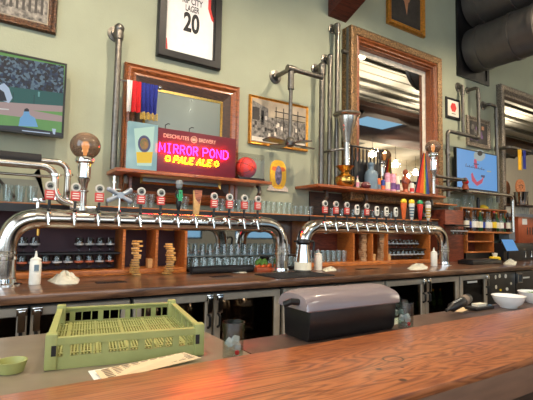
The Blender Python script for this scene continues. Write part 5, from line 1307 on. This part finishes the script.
a = A(520.5, 187.5, 4.38); q = MB(); q.lathe([(.17, 0), (.17, .03), (0, .03)], (a.x, 4.40, 0), 28, 'y'); q.v = [Vector((p.x, p.y, p.z+a.z)) for p in q.v]
t = thing('round_board', (a.x, 4.4, a.z-.17), 'round orange brown wooden board with a carved face behind the bucket', 'board')
q.build('board', m_pale if 0 else wood('orange board wood', (150, 80, 40), (214, 136, 84), .5, scale=6), t)
q = MB(); q.tube([(a.x-.07, 4.365, a.z+.03), (a.x, 4.365, a.z+.06), (a.x+.08, 4.365, a.z+.03)], .006, 6); q.ball((a.x-.05, 4.368, a.z), .012, 8); q.ball((a.x+.05, 4.368, a.z), .012, 8); q.build('carved_marks', m_dwood, t)
solo(MB().box(a.x-.2, a.x+.2, 4.33, 4.46, zb_-.001, a.z-.172), 'plinth_block', m_dwood, 'dark block propping up the round wooden board', 'block')
# tablet
y = 3.85; pts = [(501.5, 239.5), (513, 239.5), (518.5, 250.5), (507, 251)]
t = thing('tablet_screen', (A(510, 252, y).x, y+.04, CZ), 'lit blue tablet screen tilted on a black stand at the right end of the counter', 'tablet')
P4 = [A(a, b, y) for a, b in pts]; tilt = [Vector((0, .09, 0)), Vector((0, .09, 0)), Vector(), Vector()]
def quad_slab(P, off0, off1):
    b = MB(); b.add([p+off0 for p in P]+[p+off1 for p in P], [(0, 1, 2, 3), (7, 6, 5, 4), (0, 4, 5, 1), (1, 5, 6, 2), (2, 6, 7, 3), (3, 7, 4, 0)]); return b
PT = [A(a, b, y+(.06 if i < 2 else 0)) for i, (a, b) in enumerate(pts)]
ctr = sum(PT, Vector())/4
quad_slab([ctr+(p-ctr)*1.08 for p in PT], Vector((0, .004, 0)), Vector((0, .02, 0))).build('casing', m_black, t, smooth=False)
quad_slab(PT, Vector((0, 0, 0)), Vector((0, .003, 0))).build('screen', m_skyb, t, smooth=False)
q = MB(); q.tube([(ctr.x, ctr.y+.03, ctr.z), (ctr.x+.02, ctr.y+.05, CZ+.02)], .02, 10); q.lathe([(.09, .001), (.09, .015), (0, .02)], (ctr.x+.02, ctr.y+.05, CZ), 20); q.build('stand', m_black, t)
# small things on the right counter
p = AZ(495, 262.5, CZ); t = thing('yellow_container', (p.x, p.y, CZ), 'yellow container with a white top in front of the bottle shelf', 'container')
q = MB(); q.lathe([(.08, .001), (.085, .01), (.085, .085), (.07, .095), (0, .095)], (p.x, p.y, CZ), 18); q.build('body', m_yplast, t)
q = MB(); q.lathe([(.03, .095), (.045, .15), (0, .16)], (p.x, p.y, CZ), 12); q.build('white_top', m_wp, t)
towel([(503, 263.5), (510, 261.5), (517, 262.5), (516, 265), (506, 265)], 'white cloth heap with green bits near the tablet', m_cloth, h=.07, seed=9)
b = MB(); p0, p1 = AZ(470, 265, CZ), AZ(488, 262, CZ); b.box(p0.x, p1.x-.2, p0.y-.05, p0.y+.2, CZ+.001, CZ+.06); b.box(p0.x+.03, p1.x-.23, p0.y-.02, p0.y+.17, CZ+.06, CZ+.075)
solo(b, 'black_tray', m_black, 'low black caddy on the counter left of the yellow container', 'caddy', bevel=.006)

# ================================================================== FRONT BAR
BY0, BY1, BZ = .775, 1.30, 1.07
b = MB(); b.box(-1.6, 8.0, BY0, BY1, BZ-.028, BZ)
t = thing('bar_counter', (0, 0, 0), 'front bar with thick varnished orange fir top with knots in the foreground', 'bar')
b.build('top', m_bar, t, bevel=.008)
MB().box(-1.6, 8.0, BY0+.006, BY1-.03, BZ-.125, BZ-.0285).build('edge_board', m_fascia, t, bevel=.003)
MB().box(-1.6, 8.0, BY0+.16, BY1-.03, .001, BZ-.126).build('front_panel', m_dwood, t)
# steel ledge and drainboard
t = thing('steel_ledge', (3.2, 1.42, LZ-.12), 'dark steel work ledge along the inner side of the orange bar', 'work ledge')
q = MB(); q.box(.83, 8.0, BY1+.002, 1.56, LZ-.03, LZ); q.build('top', mat('brown stained steel', (104, 84, 74), .35, .6, var=.25, scale=8), t, bevel=.004)
q = MB(); q.box(.85, 8.0, BY1+.002, 1.52, .001, LZ-.031); q.build('cabinet', m_blackm, t)
t = thing('drainboard', (-.3, 1.6, 0), 'stainless steel drainboard under the green glass rack', 'drainboard')
q = MB(); q.box(-1.6, .825, BY1+.002, 2.06, LZ-.03, LZ); q.build('top', m_draing, t, bevel=.004)
q = MB(); q.box(-1.58, .80, BY1+.002, 2.03, .001, LZ-.031); q.build('cabinet', m_draing, t)
# green glass rack
RC = Vector((.462, 1.762)); 
t = thing('glass_rack', (RC.x, RC.y, LZ), 'empty olive green plastic dishwasher rack on the steel drainboard', 'glass rack')
W = .5; hw = W/2; ht = .100
def rk(b): 
    return b
q = MB()
# corner posts and side walls with window slots, in local frame
q.loop(-hw, hw, -hw, hw, [(0, 0), (0, .040), (.010, .040), (.010, 0)]); q.v = [Vector((p.x, p.z, p.y)) for p in q.v]
q1 = q
q = MB(); q.loop(-hw-.006, hw+.006, -hw-.006, hw+.006, [(0, ht-.022), (0, ht), (.022, ht), (.022, ht-.006), (.008, ht-.006), (.008, ht-.022)]); q.v = [Vector((p.x, p.z, p.y)) for p in q.v]
q.add(q1.v, q1.f)
q.box(-hw+.009, hw-.009, -hw+.009, hw-.009, .012, .016)
for k in range(11):
    u = -hw+.055+(W-.11)*k/10; w = .0022 if k % 3 else .011
    q.box(u-w, u+w, -hw, -hw+.008, .040, ht-.017); q.box(u-w, u+w, hw-.008, hw, .040, ht-.017); q.box(-hw, -hw+.008, u-w, u+w, .040, ht-.017); q.box(hw-.008, hw, u-w, u+w, .040, ht-.017)
q.build('side_wall', m_rack, t, smooth=False, shift=False)
for sx in (-1, 1):
    for sy_ in (-1, 1):
        q = MB(); q.box(sx*hw-.028, sx*hw+.028, sy_*hw-.028, sy_*hw+.028, .001, ht+.014); 
        q.v = [Vector((max(-hw-.008, min(hw+.008, p.x)), max(-hw-.008, min(hw+.008, p.y)), p.z)) for p in q.v]
        o = q.build('corner_post', m_rack, t, bevel=.006, shift=False)
        q = MB(); q.box(sx*(hw-.018)-.007, sx*(hw-.018)+.007, sy_*(hw+.008)-.0015, sy_*(hw+.008)+.0015, .045, .078); q.build('slot', m_black, o, shift=False)
q = MB()
for k in range(46):
    u = -hw+.013+(W-.026)*k/45; q.box(u-.0026, u+.0026, -hw+.009, hw-.009, .026, .034)
    if k % 2 == 0: q.box(-hw+.009, hw-.009, u-.003, u+.003, .022, .030)
for k in range(5): u = -hw+.05+(W-.1)*k/4; q.box(u-.005, u+.005, -hw+.009, hw-.009, .018, .036); q.box(-hw+.009, hw-.009, u-.005, u+.005, .018, .036)
q.build('base_grid', m_rack, t, smooth=False, shift=False)
t.rotation_euler = (0, 0, RACKROT); t.scale = (1, 1.13, 1)
# menu papers
def sheet(P, z, h, m, name, label, cat, lines=None):
    b = MB(); b.prismz([(p.x, p.y) for p in P], z, z+h); b.v = b.v
    t = thing(name, (sum(p.x for p in P)/4, sum(p.y for p in P)/4, z), label, cat); b.build('sheet', m, t, smooth=False)
    if lines:
        q = MB()
        for i in range(lines):
            for (u0, u1) in ((.06+.11*i, .06+.11*i+.07),):
                c = [P[0].lerp(P[1], u0), P[0].lerp(P[1], u1), P[3].lerp(P[2], u1), P[3].lerp(P[2], u0)]
                for (v0, v1) in ((.12, .22), (.32, .38), (.46, .52), (.6, .66), (.74, .8)):
                    d = [c[0].lerp(c[3], v0), c[1].lerp(c[2], v0), c[1].lerp(c[2], v1), c[0].lerp(c[3], v1)]
                    q.prismz([(p.x, p.y) for p in d], z+h, z+h+.0006)
        q.build('printed_lines', m_ink, t, smooth=False)
    return t
zz = LZ+.002
sheet([AZ(a, b, zz) for a, b in ((88, 371), (120, 366), (124, 375), (96, 383))], LZ+.001, .0012, m_wp, 'paper_sheet', 'blank white sheet partly under the cream menu', 'paper')
def leaning(P, label):
    t = thing('menu', tuple(P[3]), label, 'menu'); n = (P[1]-P[0]).cross(P[3]-P[0]).normalized(); n = n if n.z > 0 else -n
    b = MB(); b.add([p for p in P]+[p+n*.0012 for p in P], [(0, 1, 2, 3), (7, 6, 5, 4), (0, 4, 5, 1), (1, 5, 6, 2), (2, 6, 7, 3), (3, 7, 4, 0)]); b.build('sheet', m_paper, t, smooth=False)
    q = MB()
    for i in range(9):
        for (v0, v1) in ((.12, .17), (.27, .31), (.40, .44), (.53, .57), (.66, .70), (.8, .84)):
            d = []
            for u, v in ((.05+.104*i, v0), (.05+.104*i+.075, v0), (.05+.104*i+.075, v1), (.05+.104*i, v1)): d.append(P[0].lerp(P[1], u).lerp(P[3].lerp(P[2], u), v))
            q.add([p+n*.0035 for p in d]+[p+n*.0042 for p in d], [(0, 1, 2, 3), (7, 6, 5, 4), (0, 4, 5, 1), (1, 5, 6, 2), (2, 6, 7, 3), (3, 7, 4, 0)])
    q.build('printed_lines', m_ink, t, smooth=False)
leaning([AZ(95, 371, LZ+.010), AZ(184, 352.5, LZ+.030), AZ(201, 358, LZ+.009), AZ(104, 382, LZ+.0035)], 'cream menu sheet with printed lines leaning against the green rack')
b = MB(); p0 = AZ(-4, 379, LZ); b.lathe([(.035, 0), (.045, .035), (.04, .035), (.03, .005)], (p0.x+.04, p0.y+.05, LZ+.001), 16)
solo(b, 'plastic_cup', m_rack, 'pale green plastic cup cut by the left picture edge', 'cup')
# black case with a rounded clear cover
cy0, cy1 = 1.385, 1.555
cx0, cx1 = A(302, 334, cy0).x+.02, A(396, 318, cy0).x
t = thing('covered_case', ((cx0+cx1)/2, 1.45, LZ), 'black case with rounded milky plastic cover on the ledge behind the orange bar', 'case')
CT = A(340, 287.5, 1.44).z; mid = A(307.6, 311, cy0).z
q = MB(); L = cx1-cx0
prof = [(cy0+.01, LZ+.001), (cy0, LZ+.02), (cy0-.012, mid), (cy1+.012, mid), (cy1, LZ+.001)]
q.add([(cx0+.015, y, z) for y, z in prof]+[(cx1-.01, y, z) for y, z in prof], [(4, 3, 2, 1, 0), (5, 6, 7, 8, 9)]+[(i, (i+1) % 5, 5+(i+1) % 5, 5+i) for i in range(5)]); q.build('body', m_black, t, bevel=.006)
q = MB(); n = 12; secs = []
for k in range(n+1):
    a = pi*k/n; secs.append(((cy0+cy1)/2-.108*cos(a)*(1 if abs(cos(a)) < .98 else 1), mid+.001+(CT-mid)*(sin(a)**.55)))
m_ = len(secs); vs = []
for (x, s) in ((cx0-.01, .45), (cx0-.004, .8), (cx0+.03, .97), (cx0+.08, 1), (cx1-.08, 1), (cx1-.03, .97), (cx1+.002, .8), (cx1+.006, .45)):
    for (y, z) in secs: vs.append((x, (cy0+cy1)/2+(y-(cy0+cy1)/2)*(.9+.1*s), mid+(z-mid)*s))
r8 = 8; fs = [(i*m_+j, i*m_+j+1, (i+1)*m_+j+1, (i+1)*m_+j) for i in range(r8-1) for j in range(m_-1)]
fs += [tuple(range(m_)), tuple((r8-1)*m_+j for j in range(m_-1, -1, -1))]
q.add(vs, fs); q.build('cover', m_pinkg, t)
q = MB(); q.box(cx0+.03, cx1-.03, cy0+.01, cy1-.01, mid+.002, CT-.035); q.build('inner_tray', mat('grey inner tray', (150, 132, 128), .5), t, bevel=.02)
q = MB(); q.tube([(cx0+.0, cy0+.04, mid+.03), (cx0-.04, cy0+.05, mid+.035), (cx0-.05, cy0+.08, mid+.02)], .014, 10); q.build('hinge_knob', m_black, t)
q = MB(); q.tube([(cx0, cy0-.013, mid), (cx1, cy0-.013, mid)], .005, 8); q.build('cover_edge', m_pinkg, t)
# rocks glasses with ice water
def rocks(x, y, z, r, h, label, water=.35, ice=3, seed=1):
    t = thing('rocks_glass', (x, y, z), label, 'glass')
    MB().shell([(0, .001), (r*.86, .001), (r*.9, .006), (r, h), (r-.003, h), (r*.9-.003, .014)], (x, y, z), 28).build('glass', m_glass, t)
    if water: MB().shell([(r*.9, h*water), (0, h*water)], (x, y, z), 24).build('water', m_water, t)
    rr = random.Random(seed)
    for k in range(ice):
        a = 2*pi*k/ice; q = MB(); q.obox((x+cos(a)*r*.42, y+sin(a)*r*.42, z+.014+h*.2+.01*k), .022, .022, .022, Matrix.Rotation(rr.uniform(0, 1.5), 3, 'X') @ Matrix.Rotation(rr.uniform(0, 1.5), 3, 'Z')); q.build('ice_cube', m_ice, t, bevel=.003)
    if water:
        q = MB(); q.ball((x+.01, y-r*.3, z+.022), .009, 8); q.build('garnish', m_redc, t)
    return t
p = AZ(233, 352, LZ); y = 1.352; x = A(233, 350, y).x; h = A(233, 322, y).z-LZ
rocks(x, y, LZ+.0005, .0405, h, 'clear short glass with a little water and ice standing behind the orange bar edge', .30, 4)
y = 1.37; x = A(405.5, 320, y).x; h = A(405.5, 302.5, y).z-LZ
rocks(x, y, LZ+.0005, .040, h, 'front one of the two short glasses right of the black case', .2, 3, 3)
y = 1.47; x = A(400, 318, y).x
rocks(x, y, LZ+.0005, .038, A(400, 299, y).z-LZ, 'rear one of the two short glasses right of the black case', .5, 3, 4)
# white napkin under glasses
sheet([AZ(a, b, LZ+.002) for a, b in ((386, 322), (398, 317), (404, 321), (391, 326))], LZ+.0008, .0008, m_cloth, 'napkin', 'small white napkin tucked beside the black case', 'napkin')
# bowls
def bowl(x, y, z, r, h, label, herbs=False):
    t = thing('white_bowl', (x, y, z), label, 'bowl')
    q = MB(); q.lathe([(r*.48, 0), (r*.52, .004), (r*.55, .012), (r*.8, h*.4), (r*.93, h*.8), (r, h), (r*.975, h+.001), (r*.9, h*.8), (r*.76, h*.42), (r*.5, .018), (0, .014)], (x, y, z), 40); q.build('bowl', m_plate, t)
    if herbs:
        q = MB(); rr = random.Random(4); q.lathe([(r*.8, h*.6), (r*.4, h*.82), (0, h*.86)], (x, y, z), 20)
        for k in range(26): a = rr.uniform(0, 2*pi); d = r*.6*rr.random(); q.ball((x+cos(a)*d, y+sin(a)*d, z+h*.8+.01*rr.random()), .014, 6, (1.5, 1, .5))
        q.build('herbs', m_leaf, t)
y = 1.45; a, c = A(488, 295, y), A(524, 295, y); r = (c.x-a.x)/2*.82; h = A(507, 295, y).z-LZ
bowl((a.x+c.x)/2, 1.44, LZ+.0005, .098, min(h, .075), 'white bowl on the ledge, left one of the two bowls')
x2 = A(532, 298, 1.66 if 0 else 1.46).x+.03
bowl(x2, 1.46, LZ+.0005, .1, .074, 'white bowl with green herbs at the right picture edge', True)
rocks(A(528, 290, 1.70).x+.32, 1.46, LZ+.0005, .04, .12, 'clear glass behind the bowl with green herbs', .3, 2, 6)
# lying bottle and tray right
p0, p1 = AZ(449, 311, LZ), AZ(470, 303, LZ)
y = 1.46; x0, x1 = A(446, 306, y).x, A(472, 300, y).x
t = thing('lying_bottle', ((x0+x1)/2, y, LZ), 'black squeeze bottle with white lettering band propped on the ledge behind the bar', 'bottle')
d = Vector((x1-x0, .02, .05)); s0 = Vector((x0, y, LZ+.030))
q = MB(); q.tube([s0, s0+d*.15, s0+d*.25, s0+d*.95, s0+d], [.008, .012, .026, .028, .024], 16); q.build('body', m_black, t)
q = MB(); q.tube([s0+d*.72, s0+d*.86], .0295, 16); q.build('label_band', m_ink, t)
q = MB()
for k in range(4): q.obox(s0+d*(.3+.09*k)+Vector((0, -.01, .027)), .014, .007, .003, Matrix.Identity(3))
q.build('white_lettering', m_wp, t)
sheet([AZ(a, b, LZ+.002) for a, b in ((454, 311), (463, 307), (469, 309), (462, 312.5))], LZ+.0008, .0008, m_paper, 'paper_scrap', 'cream paper scrap under the lying black bottle', 'paper')
x0, x1 = A(470, 304, 1.5).x, A(490, 306, 1.5).x
t = thing('pen_tray', ((x0+x1)/2, 1.49, LZ), 'slim black check presenter with a cream slip beside the white bowl', 'tray')
MB().box(x0, x1-.02, 1.46, 1.535, LZ+.001, LZ+.018).build('tray', m_black, t, bevel=.004)
MB().box(x0+.05, x0+.14, 1.48, 1.52, LZ+.019, LZ+.034).build('slip', m_lab, t)
MB().box(x0+.16, x1-.04, 1.465, 1.48, LZ+.019, LZ+.026).build('pen', m_steelblue, t)

# ================================================================== PENDANT LAMPS SEEN IN THE MIRRORS, AND THE LIGHT
for i, (px, py, yv) in enumerate(((372, 143, 15.1), (395, 147, 16.6), (387, 158, 17.4), (415, 160, 18.1), (187, 107, 13.5), (406, 144, 19.5))):
    p = A(px, py, yv); x, y, z = p.x, 9.1-yv, min(p.z, ZC-.9)
    t = thing('pendant_lamp', (x, y, z), ['pendant lamp reflected leftmost in the tall mirror', 'pendant lamp reflected upper middle in the tall mirror', 'pendant lamp reflected low in the middle of the tall mirror', 'pendant lamp reflected at the right of the tall mirror', 'pendant lamp reflected in the smoky left mirror', 'farthest pendant lamp reflected in the tall mirror'][i], 'pendant lamp', None)
    q = MB(); q.ball((x, y, z), .10, 16); q.build('bulb', m_bulb, t)
    l = bpy.data.lights.new('pendant_light', 'POINT'); l.energy = 260; l.color = (1, .9, .74); l.shadow_soft_size = .16; lo = bpy.data.objects.new('pendant_light', l); COL.objects.link(lo); lo.location = (x, y, z-.2)
    q = MB(); q.tube([(x, y, z+.09), (x, y, (ZC if y < -6.6 or y > -2 else ZC-.25)-.002)], .012, 8); q.lathe([(.12, .07), (.07, .12), (.03, .16)], (x, y, z), 16); q.build('cord_and_cap', m_blackm, t)
def area(name, loc, tgt, sx, sy, e, col):
    l = bpy.data.lights.new(name, 'AREA'); l.shape = 'RECTANGLE'; l.size = sx; l.size_y = sy; l.energy = e; l.color = col
    o = bpy.data.objects.new(name, l); COL.objects.link(o); o.location = loc
    o.rotation_euler = (Vector(tgt)-Vector(loc)).to_track_quat('-Z', 'Y').to_euler(); return o
area('window_daylight', (X0+.05, -1.2, 3.2), (6, -1.0, 2.4), 7.6, 3.8, 400, (.86, .94, 1.0))
area('window_daylight', (2.5, YF+.1, 3.3), (3.0, 4, 2.2), 12, 4.2, 560, (.92, .96, 1.0))
for i, (x, y, z) in enumerate(((9.5, -.4, 5.2), (13.5, -.2, 5.2), (17.5, -.6, 5.2), (1.0, -2.4, 5.0))):  # added lamps that brighten the ceiling boards reflected in the tall mirror
    t = thing('added_uplight', (x, y, z), 'added fill light bowl brightening the white boarded ceiling, %s one' % ordn[i], 'pendant lamp')
    q = MB(); q.lathe([(0, 0), (.12, .02), (.2, .1), (.19, .1), (.11, .03), (0, .015)], (x, y, z), 20); q.build('bowl', m_blackm, t)
    q = MB(); q.tube([(x, y, z+.02), (x, y, ZC-.091)], .01, 8); q.build('stem', m_blackm, t)
    q = MB(); q.ball((x, y, z+.055), .03, 12); q.build('bulb', m_bulb, t)
    l = bpy.data.lights.new('uplight', 'SPOT'); l.energy = 900; l.spot_size = radians(150); l.spot_blend = .6; l.color = (1, .93, .8); l.shadow_soft_size = .1
    o = bpy.data.objects.new('uplight', l); COL.objects.link(o); o.location = (x, y, z+.13); o.rotation_euler = (pi, 0, 0)
# track lamps over the bar
for i, (x, y, z, e) in enumerate(((-.6, 1.6, 5.6, 120), (1.6, 1.9, 5.6, 120), (4.2, 2.0, 5.6, 130), (7.0, 2.2, 5.6, 110))):
    t = thing('ceiling_spotlight', (x, y, z), 'ceiling spotlight over the aisle, %s from the left' % ordn[i], 'spotlight')
    q = MB(); q.lathe([(.05, .16), (.09, .14), (.1, 0), (.09, .0), (.08, .12), (0, .13)], (x, y, z), 18); q.build('shade', m_blackm, t)
    q = MB(); q.tube([(x, y, z+.15), (x, y, ZC-.001)], .012, 8); q.build('stem', m_blackm, t)
    q = MB(); q.ball((x, y, z+.07), .045, 12); q.build('bulb', m_bulb, t)
    l = bpy.data.lights.new('spot', 'SPOT'); l.energy = e*6; l.spot_size = radians(110); l.spot_blend = .8; l.color = (1, .82, .6); l.shadow_soft_size = .07
    o = bpy.data.objects.new('spot', l); COL.objects.link(o); o.location = (x, y, z-.01); o.rotation_euler = (radians(24), 0, 0)
w = bpy.data.worlds.new('sky'); S.world = w; w.use_nodes = True
bg = w.node_tree.nodes['Background']; bg.inputs[0].default_value = (.30, .58, .86, 1); bg.inputs[1].default_value = 1.7
S.view_settings.view_transform = 'Standard'; S.view_settings.look = 'None'; S.view_settings.gamma = 1; S.view_settings.use_curve_mapping = False
S.view_settings.exposure = EXPO
# every object that is a bare prototype left at the origin would be a stray
